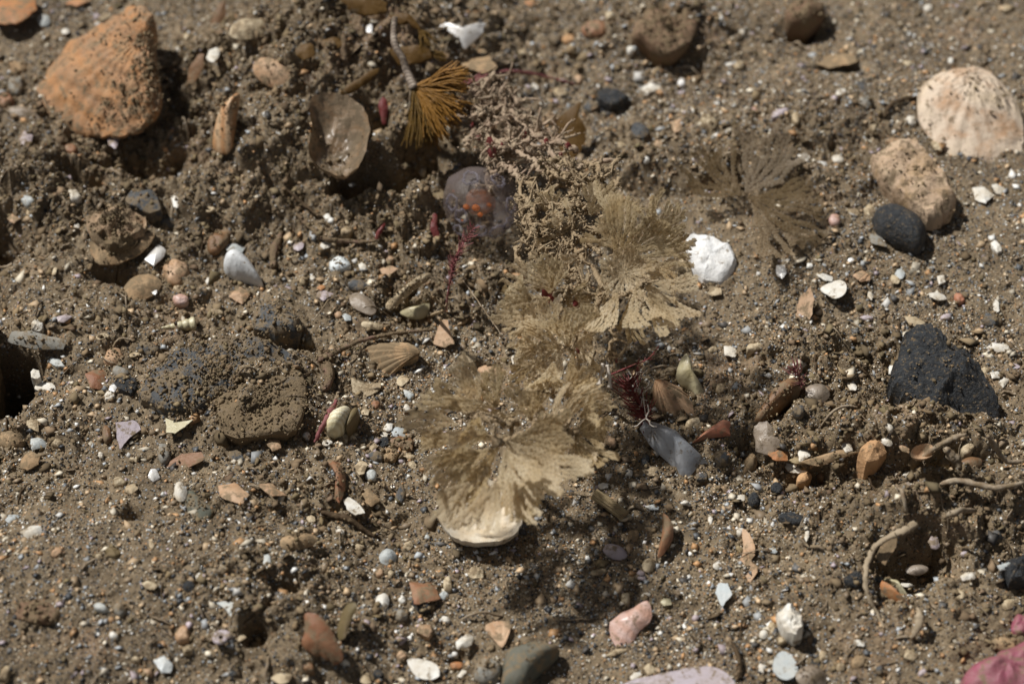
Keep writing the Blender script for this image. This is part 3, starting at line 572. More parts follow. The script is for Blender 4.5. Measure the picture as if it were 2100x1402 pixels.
piece('s', 'shell_fragment', 'shell', 'tan', 1828, 1128, 0, 0, 0, 'ragged tan flake hanging under the top of the curved strand', poly=[(1796, 1140), (1812, 1108), (1840, 1100), (1838, 1122), (1826, 1138), (1814, 1160)], lift=0.3, slope=(0, 0.5))
piece('d', 'shell_fragment', 'shell', 'peach', 1534, 1142, 0, 0, 0, 'frilly peach oyster flake with wavy edge at lower centre', poly=[(1522, 1086), (1534, 1090), (1546, 1115), (1548, 1136), (1540, 1150), (1552, 1162), (1550, 1180), (1532, 1198), (1522, 1182), (1514, 1156), (1524, 1130)], lift=0.15, growamp=0.03, growth=5, nb=50, slope=(0.5, 0.2), jag=0.03)
piece('d', 'shell_fragment', 'shell', 'rust', 1366, 1098, 0, 0, 0, 'dark reddish curled shell rim casting a black shadow', poly=[(1360, 1052), (1374, 1064), (1382, 1088), (1376, 1112), (1360, 1136), (1348, 1144), (1352, 1120), (1358, 1090)], lift=0.22, slope=(0.5, 0.4), hgt=0.12)
piece('d', 'shell_fragment', 'shell', 'lilac', 1400, 1400, 0, 0, 0, 'large pinkish-white shell cut by the bottom edge', poly=[(1268, 1412), (1300, 1392), (1342, 1384), (1420, 1367), (1472, 1369), (1508, 1400), (1500, 1430), (1400, 1450), (1300, 1440)], lift=0.1, nb=40)
piece('d', 'shell', 'shell', 'bluegrey', 1606, 1362, 0, 0, 0, 'smooth bluish-grey shell at the bottom edge below the white block', poly=[(1585, 1372), (1590, 1346), (1604, 1334), (1622, 1342), (1636, 1366), (1628, 1388), (1604, 1392)], lift=0.08)
piece('d', 'shell', 'shell', 'clearshell', 1664, 1388, 66, 52, -20, 'brown-grey translucent shell touching the bluish-grey bottom shell', lift=0.1, dusty=0.2)
piece('a', 'stone', 'stone', 'white', 1618, 1284, 0, 0, 0, 'blocky white stone with a rough top and black shadow', poly=[(1590, 1263), (1620, 1249), (1637, 1265), (1646, 1286), (1644, 1314), (1626, 1321), (1606, 1306), (1596, 1286)], hgt=0.42, nb=34, rings=7, rough=0.05)
piece('d', 'shell_fragment', 'shell', 'rust', 372, 948, 0, 0, 0, 'dark red and peach shell wedge beside a glinting chip', poly=[(328, 966), (350, 944), (372, 930), (416, 926), (418, 943), (390, 956), (356, 972)], lift=0.1, slope=(0.2, 0.4), curve=False)
piece('s', 'shell_fragment', 'shell', 'pearl', 315, 974, 20, 26, 10, 'brilliant glinting white chip at the tip of the red wedge', lift=0.1, slope=(-0.35, 0.15))
piece('s', 'shell_fragment', 'shell', 'lilac', 260, 890, 0, 0, 0, 'flat pale lilac shard below the slate rock', poly=[(237, 866), (276, 861), (290, 880), (264, 898), (246, 922), (240, 900)], lift=0.08)
piece('s', 'shell_fragment', 'shell', 'ivory', 362, 872, 0, 0, 0, 'pale yellow fan-tailed shard on silt below the slate rock', poly=[(340, 857), (362, 866), (396, 860), (380, 874), (358, 888), (342, 886)], lift=0.07)
piece('d', 'shell_fragment', 'shell', 'white', 370, 1008, 26, 40, 10, 'white oval flake on the dull greenish stone', lift=0.15)
piece('s', 'shell_fragment', 'shell', 'cream', 750, 795, 0, 0, 0, 'grey-cream three-pointed shard left of the front bryozoan', poly=[(720, 774), (748, 786), (782, 784), (778, 800), (744, 817), (722, 801)], lift=0.08)
piece('s', 'shell_fragment', 'shell', 'cream', 826, 779, 32, 22, 25, 'cream leaf-shaped chip right of the three-pointed shard')
piece('s', 'shell_fragment', 'shell', 'white', 726, 1038, 0, 0, 0, 'bright white elongated flake below the brown arched fragment', poly=[(703, 1024), (716, 1018), (738, 1034), (749, 1050), (728, 1056), (712, 1044)], lift=0.1)
piece('d', 'shell_fragment', 'shell', 'rust', 690, 990, 0, 0, 0, 'brown arched shell fragment left of the front bryozoan', poly=[(670, 946), (690, 944), (706, 966), (708, 1000), (696, 1030), (686, 1016), (692, 986), (682, 962)], lift=0.12, hgt=0.14, dusty=0.2)
piece('s', 'shell_fragment', 'shell', 'bluewhite', 1484, 1218, 0, 0, 0, 'bluish-white four-sided chip on clean sand at lower centre', poly=[(1467, 1214), (1474, 1194), (1492, 1195), (1502, 1218), (1480, 1243)], lift=0.08)
piece('d', 'shell', 'shell', 'white', 868, 1370, 0, 0, 0, 'whitish rounded shell near the bottom edge with a bright glint', poly=[(835, 1352), (856, 1350), (884, 1356), (900, 1368), (898, 1388), (870, 1392), (848, 1380)], lift=0.08)
piece('d', 'shell', 'shell', 'peach', 1026, 1300, 0, 0, 0, 'tan scallop-like fan chip low on the shaded sand', poly=[(996, 1282), (1024, 1272), (1046, 1280), (1042, 1304), (1030, 1326), (1018, 1316), (1002, 1300)], lift=0.05, ribs=18, ribamp=0.006, apex=(1030, 1322), nb=40)
piece('s', 'shell_fragment', 'shell', 'white', 954, 1314, 38, 26, 30, 'white angular flake overhanging a dark gap near the tan fan chip', lift=0.16)
piece('d', 'shell_fragment', 'shell', 'tan', 610, 1110, 78, 34, 10, 'wood-like tan shell strip half sunk left of lower centre', lift=0.08, dusty=0.2)
piece('s', 'shell_fragment', 'shell', 'tan', 1694, 940, 130, 24, 14, 'long tan scrap lying along the debris ridge', lift=0.22, slope=(0, 0.4), dusty=0.3)
piece('a', 'stone', 'stone', 'peachstone', 1788, 938, 52, 50, 10, 'cube-like orange-peach stone on the debris ridge', hgt=0.4)
piece('d', 'shell', 'shell', 'peach', 1892, 926, 52, 30, 15, 'half shell opening upwards on the debris ridge below the black rock', hgt=-0.12, lift=0.25)
piece('d', 'shell_fragment', 'shell', 'brown', 1992, 950, 46, 28, 10, 'dark brown shell with a pale edge on the right end of the ridge', lift=0.25)
piece('d', 'shell', 'shell', 'clearshell', 1676, 806, 52, 40, 0, 'pale clear shell with a pink spot right of the red alga', lift=0.12)
piece('d', 'shell', 'shell', 'white', 1712, 593, 0, 0, 0, 'white drop-shaped shell right of the upper fans', poly=[(1682, 592), (1700, 580), (1722, 574), (1736, 584), (1732, 602), (1714, 612), (1700, 606)], lift=0.10)
piece('s', 'shell_fragment', 'shell', 'peach', 1650, 626, 0, 0, 0, 'upright cream-pink triangular shard with shadow right of the upper fans', poly=[(1630, 646), (1640, 610), (1662, 588), (1670, 614), (1664, 648), (1656, 664)], lift=0.18, slope=(0.4, 0.5))
piece('a', 'rock', 'rock', 'tan', -60, 770, 0, 0, 0, 'silted tan rock mostly beyond the left edge above the black hollow', poly=[(-130, 700), (-60, 668), (-8, 684), (3, 712), (-6, 760), (-16, 830), (-60, 868), (-120, 850)], hgt=1.5, nb=40, rings=9, rough=0.1, dusty=0.5, facet=False, pw=3.5)  # added rock, nearly all out of view, blocks the sun from the hollow

# ------------------------------------------------------------------ smaller chips and pebbles, one by one
K = {'p': ('pebble', 'pebble'), 'a': ('stone', 'stone'), 's': ('shell_chip', 'shell chip'), 'd': ('shell_chip', 'shell chip')}
CHIPS = [
 # kind, material, x, y, width, height, angle, label          (top left)
 ('s','cream',210,36,30,12,10,'small cream sliver behind the crest of the big orange shell'),
 ('d','bluegrey',90,42,28,24,0,'bluish-white chip near the top left corner'),
 ('d','white',134,64,16,12,0,'bright tiny chip between corner and big orange shell'),
 ('p','grey',32,178,30,36,10,'greenish-grey pebble left of the big orange shell'),
 ('p','rust',12,208,36,30,0,'reddish pebble on the left edge below the greenish-grey one'),
 ('s','lilac',54,286,26,34,10,'pale lilac flake below the curled white-rimmed shell'),
 ('s','lilac',232,286,26,40,10,'whitish translucent flake hanging at the lower edge of the big orange shell'),
 ('p','rust',145,306,30,20,-10,'rusty pebble under the lower left rim of the big orange shell'),
 ('p','tan',36,140,40,26,0,'silted tan pebble at the left edge near the top'),
 ('s','white',366,100,20,12,20,'small pale chip right of the orange shell crest'),
 ('p','cream',383,76,14,14,0,'tiny cream pebble above the shaded flank of the orange shell'),
 # top middle
 ('s','pearl',756,58,17,16,0,'shining white speck on the silt mound'),
 ('p','orange',1090,10,30,16,-20,'orange-cream pebble at the top edge left of the reddish lump'),
 ('p','slate',1140,80,28,22,-20,'dark blue pebble left of the bright orange pebble'),
 ('p','peachstone',1166,80,27,20,0,'bright orange pebble beside the dark blue one'),
 ('p','rust',1224,62,58,36,0,'dull red stone left of the far reddish lump'),
 ('p','cream',1250,32,18,16,0,'cream pebble above the dull red stone'),
 ('p','white',1294,103,18,16,0,'small white round pebble below the far reddish lump'),
 ('a','white',1339,183,50,24,16,'far cream-white oblong chip near the shining bead'),
 ('p','pearl',1398,171,18,17,0,'shining white bead right of the far oblong chip'),
 ('p','cream',1070,108,28,14,15,'pale cream pebble right of the orange-tan triangle flake'),
 ('p','cream',1150,190,30,16,-8,'cream oval pebble in front of the far black stone'),
 ('p','white',1098,181,16,12,0,'tiny white pebble left of the cream oval one'),
 ('p','peach',1186,163,18,16,0,'small orange pebble above the far black stone'),
 ('s','peach',1388,256,30,34,-20,'orange-cream chip on the far sand behind the upper fans'),
 ('a','cream',1452,254,38,30,-40,'cream wedge chip right of the orange-cream far chip'),
 ('p','peach',1352,300,20,34,15,'upright orange-cream pebble behind the upper right fan'),
 ('p','white',1226,286,15,14,0,'white bead behind the red alga tangle'),
 ('p','white',1324,328,17,14,0,'white bead just above the upper right fan'),
 ('p','cream',1270,298,36,12,-12,'pale thin pebble behind the knotted stems'),
 ('p','peach',1128,244,30,26,0,'salmon pebble behind the red alga tangle'),
 ('p','white',1418,38,13,12,0,'tiny white bead near the top right of the reddish lump'),
 ('p','white',1520,69,17,15,0,'white bead far back right of the reddish lump'),
 ('p','cream',1516,135,22,18,0,'cream far pebble right of centre near the top'),
 ('p','pink',1545,228,16,14,0,'tiny pink bead on the far sand'),
 # top right
 ('p','white',1903,19,19,18,0,'white round bead high at the top right'),
 ('p','cream',2066,18,26,16,15,'pale chip in the top right corner'),
 ('s','tan',1715,124,82,28,5,'tan shelf-like flake over a dark gap at the upper right'),
 ('p','white',1725,192,24,16,15,'white chip below the tan shelf-like flake'),
 ('s','slate',1775,180,40,16,-35,'dark blue shard left of the large round shell'),
 ('a','grey',1774,212,34,28,0,'grey flat stone left of the large round shell'),
 ('p','white',1869,249,24,20,-20,'white pebble touching the left rim of the large round shell'),
 ('p','cream',1791,262,15,14,0,'cream bead between grey flat stone and round shell'),
 ('s','cream',1920,298,28,16,-40,'cream oval chip under the left rim of the round shell'),
 ('s','white',1646,326,30,20,20,'white triangular chip right of the blurred far bryozoan'),
 ('p','white',1718,328,26,18,0,'white oblong pebble above the tan rock slab'),
 ('p','peach',1832,290,28,12,0,'peach chip between the tan rock slab and the round shell'),
 ('p','cream',1632,242,16,26,15,'cream upright chip behind the blurred far bryozoan'),
 ('p','lilac',1600,232,34,16,20,'pinkish chip behind the blurred far bryozoan'),
 ('p','white',1950,125,13,12,0,'white bead above the large round shell'),
 ('p','cream',1860,132,24,12,0,'cream crumb to the upper left of the large round shell'),
 # right
 ('s','white',2014,397,40,30,-40,'white pointed chip right of the tan rock slab'),
 ('s','white',2048,388,28,18,-40,'white flake at the right edge beside the pointed chip'),
 ('a','white',2042,508,34,18,-48,'white peg-like chip at the right edge'),
 ('s','pearl',1602,556,24,26,20,'shining pearl chip right of the white chalky stone'),
 ('p','pearl',1744,535,16,13,0,'gleaming bead below the black oblong pebble'),
 ('s','cream',1785,428,26,24,-30,'cream chip at the upper left of the black oblong pebble'),
 ('s','cream',1752,434,26,16,-10,'pale chip left of the cream chip at the black pebble'),
 ('p','pink',1711,452,24,22,0,'dull pink pebble in the shade of the far bryozoan'),
 ('s','grey',1798,490,48,22,-25,'grey shard wedged under the black oblong pebble'),
 ('s','slate',1766,522,34,8,52,'thin dark splinter standing below the grey shard'),
 ('s','white',1692,568,36,14,-20,'white splinter above the white drop-shaped shell'),
 ('p','lilac',1777,652,26,11,0,'lilac oval pebble above the black teardrop rock'),
 ('p','lilac',1940,650,22,12,10,'small bluish pebble right above the black teardrop rock'),
 ('p','slate',2031,658,36,26,-10,'dark round flat pebble at the right above the black rock'),
 ('p','coralred',1967,612,24,18,-20,'red-orange chip at the right above the black rock'),
 ('s','white',2043,627,12,24,10,'white upright chip near the dark round pebble'),
 ('s','cream',1880,660,46,20,-25,'cream forked chip just above the tip of the black rock'),
 ('s','peach',1768,566,32,20,-20,'peach chip between grey shard and black rock'),
 ('s','cream',1836,571,24,18,-20,'cream chip below the gap of the black oblong pebble'),
 ('s','white',1930,572,22,24,20,'white pointed chip in silt right of the peach chip'),
 ('s','bluegrey',1846,562,18,24,30,'blue-grey flake left of the cream chip below the pebble'),
 ('s','white',1785,606,10,18,15,'narrow white chip above the lilac oval pebble'),
 ('p','white',1660,545,14,12,0,'white bead near the thin dark splinter'),
 ('s','white',1922,607,34,16,-10,'pale flat chip left of the red-orange chip'),
 ('s','white',2046,711,52,18,-6,'long white flake at the right edge above the small white trio'),
 ('s','white',2042,768,24,16,-25,'upper chip of the small white trio right of the black rock'),
 ('s','white',2060,782,26,16,45,'lower chip of the small white trio right of the black rock'),
 ('s','lilac',2080,751,22,12,-5,'pale lilac chip near the small white trio'),
 ('p','cream',2017,762,20,16,0,'cream pebble of the trio touching the black rock side'),
 ('s','chalk',1968,809,16,16,20,'white chip lying on the face of the black rock'),
 ('p','cream',1873,803,26,28,0,'pale fluffy tuft-like lump on the face of the black rock'),
 ('s','white',1833,756,18,26,-30,'white chip pressed to the left side of the black rock'),
 ('s','white',1747,790,24,16,-35,'white flake between clear shell and black rock'),
 ('p','bluegrey',1674,830,18,20,10,'pale block-like pebble under the clear pink-spotted shell'),
 ('p','slate',1638,843,25,25,0,'round blue-grey ball pebble below the clear pink-spotted shell'),
 ('s','white',1736,914,32,22,-35,'white flake on the tan scrap of the debris ridge'),
 ('s','white',1648,930,22,30,-30,'white pointed tooth-like chip at the left end of the ridge'),
 ('d','white',1818,905,28,16,-30,'white curved chip behind the cube-like stone'),
 ('s','white',1628,960,44,16,-18,'white flat flake at the foot of the debris ridge'),
 ('p','peachstone',1649,981,30,22,30,'bright orange pebble below the white flat ridge flake'),
 ('s','straw',1640,944,50,14,-5,'ribbed tan piece above the white flat ridge flake'),
 ('p','brown',1684,976,18,15,0,'brown ball in the shadow of the debris ridge'),
 ('a','cream',1934,950,34,28,-20,'cream chunk at the middle of the debris ridge'),
 ('p','cream',1984,921,28,24,20,'cream knob under the black rock'),
 ('s','white',1864,972,26,16,-20,'white chip in front of the cube-like stone shadow'),
 ('s','clearshell',1868,994,38,30,10,'clear brownish flake in front of the debris ridge'),
 ('s','peach',1855,919,26,14,-30,'peach splinter between cube-like stone and half shell'),
 ('s','orange',1600,932,44,28,-15,'tan-orange flake at the left end of the debris ridge'),
 ('p','white',1822,875,24,12,-35,'white chip left below the black rock'),
 ('a','black',1592,1003,24,24,0,'small black rough stone below the debris ridge left end'),
 ('p','black',1625,1064,52,24,-8,'flat black pebble below the debris ridge'),
 ('p','black',1545,1026,28,28,0,'round black pebble left of the flat black one'),
 ('s','white',1655,1096,10,22,-5,'slim cream chip below the flat black pebble'),
 ('s','bluegrey',1586,1128,18,10,-15,'pale triangular crumb left of the reddish fluff'),
 ('p','black',1755,1190,42,36,0,'black lump left of the curved strand'),
 ('p','black',1800,1192,26,20,-20,'dark knob between curved strand and pointed shell'),
 ('s','white',1984,1181,34,18,5,'white half-moon chip on bare silt at the right'),
 ('s','cream',1971,1217,20,18,40,'cream wedge below the white half-moon chip'),
 ('s','cream',2068,1238,26,18,30,'cream chip at the right edge below the black crusted stone'),
 ('d','lilac',1980,1135,20,12,0,'pale oval flake above the white half-moon chip'),
 ('s','cream',2027,1120,12,10,20,'cream crumb right of the pale oval flake'),
 ('p','peachstone',1888,1300,14,14,0,'orange-white crumb at the foot of the beige blade'),
 ('s','white',1762,1317,26,13,-10,'white flat chip right of the blocky white stone'),
 ('s','cream',1867,1342,28,20,-20,'ridged cream chip near the bottom right'),
 ('p','cream',1723,1369,18,22,0,'cream pebble at the bottom right of the translucent shell'),
 ('p','tan',1760,1358,34,26,0,'half-buried tan pebble with shadow near the bottom right',),
 ('p','slate',1804,1374,18,18,0,'small dark pebble right of the cream bottom pebble'),
 ('p','lilac',1892,1379,22,14,20,'purplish-grey pebble near the pink coralline rock'),
 ('s','black',1672,1366,20,24,30,'dark triangular chip with a white top at the bottom'),
 ('s','cream',1686,1343,18,26,-20,'cream blade chip above the dark triangular one'),
 ('p','cream',1583,1287,16,26,10,'cream pebble left of the blocky white stone'),
 ('p','cream',1604,1314,20,16,-20,'cream crumb at the lower left of the blocky white stone'),
 # bottom middle
 ('p','tan',1300,1100,28,24,40,'smooth tan pebble below the cream coil'),
 ('d','lilac',1262,1132,50,30,-20,'hazy whitish flake in the fan shadow'),
 ('a','cream',1228,1174,34,14,10,'cream twin crumb in the fan shadow'),
 ('d','cream',1330,1158,28,28,20,'small cream funnel below the dark reddish rim'),
 ('p','cream',1284,1229,20,28,10,'cream upright pebble above the pink shell'),
 ('p','white',1325,1222,22,14,0,'white crumb touching the tip of the pink shell'),
 ('s','ivory',1366,1234,22,18,-20,'ivory triangle chip right above the pink shell'),
 ('s','cream',1268,1336,50,11,16,'cream finger-like sliver below the pink shell'),
 ('p','white',1415,1053,12,10,0,'white bead above the white oval seed-like pebble'),
 ('p','white',1457,1067,13,22,5,'white oval seed-like pebble at lower centre'),
 ('p','white',1518,1092,18,18,0,'white bead on top of the frilly peach flake'),
 ('s','straw',1516,1124,20,12,-40,'short tan rod beside the frilly peach flake'),
 ('s','white',1472,1159,20,14,35,'white crumb with dark edge above the bluish-white chip'),
 ('s','white',1562,1370,20,20,-40,'white chip at the bottom left of the bluish-grey shell'),
 ('d','white',1566,1300,18,18,0,'small white ring-shaped crumb left of the blocky white stone'),
 ('s','white',1306,1385,26,14,25,'white splinter above the large bottom shell'),
 ('s','cream',1334,1372,26,20,-30,'thin cream rim piece above the large bottom shell'),
 ('p','black',862,1242,42,32,-25,'matt black pebble on the rust-coloured flake'),
 ('s','rust',868,1212,66,50,-20,'flat rust-coloured flake under the matt black pebble'),
 ('p','cream',918,1199,20,34,5,'cream pear-shaped pebble right of the rust-coloured flake'),
 ('a','cream',976,1178,34,28,10,'cream angular stone on the shaded sand below the bowl shell'),
 ('p','white',912,1270,24,15,-10,'white oval pebble below the rust-coloured flake'),
 ('p','peach',778,1174,19,17,0,'round peach pebble left of the rust-coloured flake'),
 ('p','cream',801,1178,14,17,-20,'cream pebble right next to the round peach one'),
 ('d','bluegrey',796,1142,38,36,-10,'grey porous flake above the round peach pebble'),
 ('p','white',698,1090,20,10,-8,'white oval crumb right of the wood-like strip'),
 ('s','cream',637,1062,18,16,0,'cream crumb above the wood-like strip'),
 ('s','bluegrey',548,1148,16,34,5,'bluish upright flake left of lower centre'),
 ('p','white',825,1231,16,16,0,'white knob left of the matt black pebble'),
 ('d','white',784,1233,30,36,-15,'ridged whitish barnacle-like plate left of the white knob'),
 ('a','peach',872,1296,34,26,-10,'peach lumpy stone below the matt black pebble'),
 ('p','grey',822,1262,26,22,0,'grey-green pebble below the white knob'),
 ('p','orange',937,1365,28,16,0,'orange-cream pebble right of the whitish bottom shell'),
 ('s','white',948,1380,26,14,38,'white stick-like chip near the bottom edge'),
 ('s','cream',580,1390,42,22,10,'cream chip at the bottom edge left of the rusty fragment'),
 ('s','cream',748,1388,24,28,10,'cream pointed chip at the bottom edge'),
 ('p','black',775,1384,24,20,-10,'black pebble at the bottom edge beside the cream pointed chip'),
 ('p','brown',632,1368,30,18,-10,'dark red-brown pebble below the rusty scalloped fragment'),
 ('p','peach',823,1345,20,20,0,'pale pink block-like pebble above the whitish bottom shell'),
 ('s','cream',836,1118,20,16,20,'greenish-cream chip left of the bowl shell rim'),
 ('p','bluegrey',876,1102,12,12,0,'small pale bead left of the bowl shell rim'),
 ('s','cream',736,1120,22,14,-10,'cream crumb right above the grey porous flake'),
 ('p','slate',903,1180,18,16,0,'dark blue-grey pebble left of the cream angular stone'),
 ('p','bluegrey',911,1222,22,18,0,'blue-grey pebble below the cream pear-shaped one'),
 # bottom left
 ('s','white',66,1092,42,28,10,'white broken chip on the blurred silt at lower left'),
 ('s','bluegrey',24,1062,30,14,20,'pale chip at the left edge above the white broken chip'),
 ('s','cream',310,1115,9,22,10,'cream upright splinter on the lower left silt'),
 ('a','olive',232,1135,30,26,-10,'olive angular pebble on the lower left silt'),
 ('p','cream',202,1142,14,13,0,'cream bead beside the olive angular pebble'),
 ('s','white',408,1180,15,15,20,'tiny bright white triangle at lower left'),
 ('p','black',388,1206,28,24,0,'lone black pebble at lower left'),
 ('s','bluegrey',465,1244,0,0,0,'grey-white pennant-shaped flake above the coiled shell'),
 ('s','bluewhite',337,1364,40,30,-30,'blue-white rounded triangle chip near the bottom left'),
 ('p','peach',303,1380,22,18,0,'cream-orange pebble left below the blue-white triangle chip'),
 ('a','cream',386,1332,26,18,5,'cream block-like pebble left of the coiled shell'),
 ('p','peach',376,1302,34,34,0,'silted orange stone above the cream block-like pebble'),
 ('p','white',233,1303,20,15,-10,'white crumb on the blurred silt at lower left'),
 ('p','cream',12,1380,20,36,-25,'cream pebble in the bottom left corner'),
 ('p','bluegrey',206,1246,30,18,-10,'flat blue-grey pebble on the blurred silt'),
 ('p','grey',246,1252,26,26,30,'purplish-grey pebble right of the flat blue-grey one'),
 ('s','cream',308,1200,34,16,-10,'cream pointed sliver on the lower left silt'),
 ('s','cream',494,1306,26,14,20,'yellowish stick chip touching the coiled shell'),
 ('p','cream',279,1352,18,14,-20,'pale crumb above the cream-orange pebble'),
 ('p','peach',118,1134,24,20,10,'peach flat pebble on the lower left silt'),
 ('p','brownlump',80,1255,90,50,0,'flat rust-tinged stone sunk in blurred silt', dict(hgt=0.10, dusty=0.5)),
 # left
 ('p','white',152,404,30,27,0,'round white pebble in front of the narrow dark slit'),
 ('p','bluegrey',57,412,28,20,-5,'pale half-sunk pebble left of the round white one'),
 ('s','cream',60,435,20,14,-20,'cream triangle crumb left of the crusted oyster'),
 ('s','peach',28,448,22,20,10,'orange chip at the left edge beside the cream triangle'),
 ('p','slate',342,458,32,22,0,'dark blue-grey pebble right of the slate chip'),
 ('p','white',158,466,14,14,0,'white bead touching the left side of the oyster'),
 ('s','white',360,410,16,34,8,'white upright sliver left of the ringed disc'),
 ('p','brown',446,498,52,34,40,'rough brown cylinder-like stone left of the white bivalve'),
 ('d','tan',290,592,84,52,25,'tan silted shell lump with a dark underside below the oyster'),
 ('p','peach',362,560,50,52,10,'dull peach stone sunk in silt right of the tan lump'),
 ('p','pink',370,614,32,20,-8,'pinkish flat pebble above the turret shell'),
 ('s','pearl',317,598,11,11,0,'sparkling crumb at the right end of the tan silted lump'),
 ('s','peach',492,607,40,30,20,'peach flake half buried below the white bivalve'),
 ('p','cream',446,641,26,12,-10,'cream flat pebble right of the turret shell'),
 ('s','cream',365,590,20,22,20,'cream chip left of the peach flake'),
 ('p','white',427,576,12,16,-10,'small white pebble left of the bivalve tail'),
 ('p','white',377,544,11,10,0,'white bead right of the pearly shard'),
 ('a','white',78,671,30,24,-10,'white lumpy chip on the long grey-brown blade'),
 ('s','lilac',130,652,28,16,25,'pale violet smear-like flake above the long blade'),
 ('s','cream',115,625,22,14,25,'cream chip on the left silt above the violet flake'),
 ('s','white',152,630,12,14,10,'white crumb right of the cream chip on the left silt'),
 ('s','cream',112,556,8,20,-20,'thin pale splinter on the left silt'),
 ('s','grey',70,696,120,34,-8,'long grey-brown blade along the silt ledge at the left', dict(lift=0.25, slope=(0, 0.45), dusty=0.3)),
 ('a','white',72,770,24,21,-5,'bright white block-like chip right of the black hollow'),
 ('s','white',93,796,46,24,-10,'white flake below the block-like chip at the black hollow'),
 ('s','cream',66,866,38,24,-35,'cream-white wedge below the black hollow'),
 ('a','bluegrey',116,747,40,18,-20,'blue-grey stone above the block-like white chip'),
 ('p','tan',24,906,52,40,0,'tan flat-topped pebble at the left edge'),
 ('s','rust',200,776,44,40,10,'brown translucent disc-like flake left of the slate rock'),
 ('p','peach',236,736,46,38,0,'peach sandy pebble above the brown disc-like flake'),
 ('p','grey',247,763,36,22,-15,'grey pebble between peach pebble and slate rock'),
 ('a','black',262,792,50,36,-10,'rough black stone at the left end of the slate rock'),
 ('a','white',225,815,25,20,-8,'bright white squared chip below the brown disc-like flake'),
 ('s','pearl',232,795,20,14,30,'silvery crumb above the bright squared chip'),
 ('p','brown',220,890,22,34,5,'dark brown oval pebble left of the lilac shard'),
 ('p','grey',336,930,28,42,-5,'grey-brown upright pebble beside the dark red wedge'),
 ('p','cream',118,910,22,18,0,'cream pebble right of the tan flat-topped one'),
 ('s','bluegrey',80,908,44,30,10,'grey-blue flake beside the tan flat-topped pebble'),
 ('p','white',206,935,15,14,0,'white bead below the dark brown oval pebble'),
 ('p','cream',245,989,27,20,-20,'cream oval pebble left of the glinting chip'),
 ('s','cream',268,1002,30,20,30,'greenish flake beside the cream oval pebble'),
 ('s','cream',278,942,24,10,0,'small cream sliver left of the grey-brown upright pebble'),
 ('p','slate',305,718,50,30,-10,'dark grey pebble touching the top left of the slate rock'),
 ('s','tan',60,945,44,30,35,'tan ledge-like flake at the left below the flat-topped pebble', dict(lift=0.18)),
 ('p','white',480,948,12,12,0,'white bead on the dark chip below the silt-covered stone'),
 ('a','slate',485,940,44,26,-20,'dark slate chip below the silt-covered stone'),
 ('s','peach',478,1012,56,36,-20,'pale peach flake sunk in silt left of the tan ledge'),
 ('s','peach',556,1004,54,26,-20,'peach ledge-like flake right of the pale sunk flake', dict(lift=0.14)),
 ('s','peach',562,912,32,26,-10,'peach rounded chip below the silt-covered stone'),
 ('p','white',628,893,18,15,10,'white knob between silt-covered stone and pink alga strip'),
 # centre left
 ('p','bluewhite',698,543,48,32,0,'smooth pale blue-white pebble at centre left'),
 ('s','white',671,447,16,24,-30,'white leaf-like chip under the twisted brown strand'),
 ('p','cream',710,474,23,18,10,'cream pebble left of the scarlet sprig'),
 ('p','cream',709,457,16,12,0,'greyish crumb just above the cream pebble'),
 ('s','lilac',613,505,26,16,20,'pale lilac flake above the cream curl'),
 ('s','white',668,502,22,12,15,'white flat chip above the blue-white pebble'),
 ('p','cream',682,508,16,22,-10,'cream upright crumb right of the white flat chip'),
 ('s','white',742,546,20,14,-25,'white chip right of the blue-white pebble'),
 ('s','tan',716,557,24,12,25,'tan chip at the lower right of the blue-white pebble'),
 ('p','slate',736,586,44,22,-15,'grey-blue smooth stone above the bored thin shell'),
 ('s','lilac',664,604,30,20,20,'shiny lilac-white flake left of the bored thin shell'),
 ('p','cream',621,577,16,16,0,'cream bead below the blue-white pebble'),
 ('p','white',641,571,13,12,0,'white bead beside the cream bead'),
 ('p','peach',693,645,20,14,-10,'peach crumb below the shiny lilac-white flake'),
 ('s','bluegrey',711,650,20,16,-40,'blue-grey chip below the bored thin shell'),
 ('s','orange',660,588,20,10,10,'orange splinter above the shiny lilac-white flake'),
 ('p','peach',800,533,18,18,-10,'peach nugget in silt right of the scarlet sprig'),
 ('s','peach',790,555,60,24,5,'dusty peach plate above the shell arch'),
 # centre, between the bryozoans
 ('p','white',834,838,17,16,0,'white round pebble left of the front bryozoan'),
 ('s','bluegrey',820,887,32,22,-5,'blue-grey squared chip left of the front bryozoan'),
 ('a','brown',826,912,54,30,-8,'dark brown wedge stone below the squared chip'),
 ('a','black',787,907,26,22,10,'black stone touching the dark brown wedge'),
 ('a','slate',770,937,36,22,-5,'dark grey stone below the black one'),
 ('a','tan',802,935,36,30,5,'grey-tan layered block right of the dark grey stone'),
 ('p','bluegrey',760,976,26,24,10,'pale grey-white pebble below the dark grey stone'),
 ('p','cream',840,936,27,14,-10,'cream oval pebble right of the layered block'),
 ('a','cream',846,955,20,16,0,'cream squared crumb below the cream oval pebble'),
 ('s','cream',705,900,16,28,0,'ribbed cream chip right of the tiny spiral'),
 ('s','cream',722,893,28,20,-20,'grey-cream flake right of the ribbed cream chip'),
 ('p','slate',822,1016,20,42,-10,'long dark slate pebble left of the bowl shell'),
 ('s','tan',758,1018,36,46,25,'flat tan slab right of the brown arched fragment'),
 ('s','cream',766,915,18,16,30,'peach-cream crumb left of the black stone'),
 ('s','cream',740,960,22,30,-25,'greenish-grey chip left of the pale grey-white pebble'),
 ('p','lilac',822,945,12,10,0,'lilac bead beside the cream oval pebble'),
 ('s','cream',748,843,18,16,-20,'cream curled crumb right of the ribbed barrel shell'),
 ('p','rust',770,831,20,18,10,'reddish block pebble below the three-pointed shard'),
 ('s','white',788,890,14,10,0,'white crumb above the black stone'),
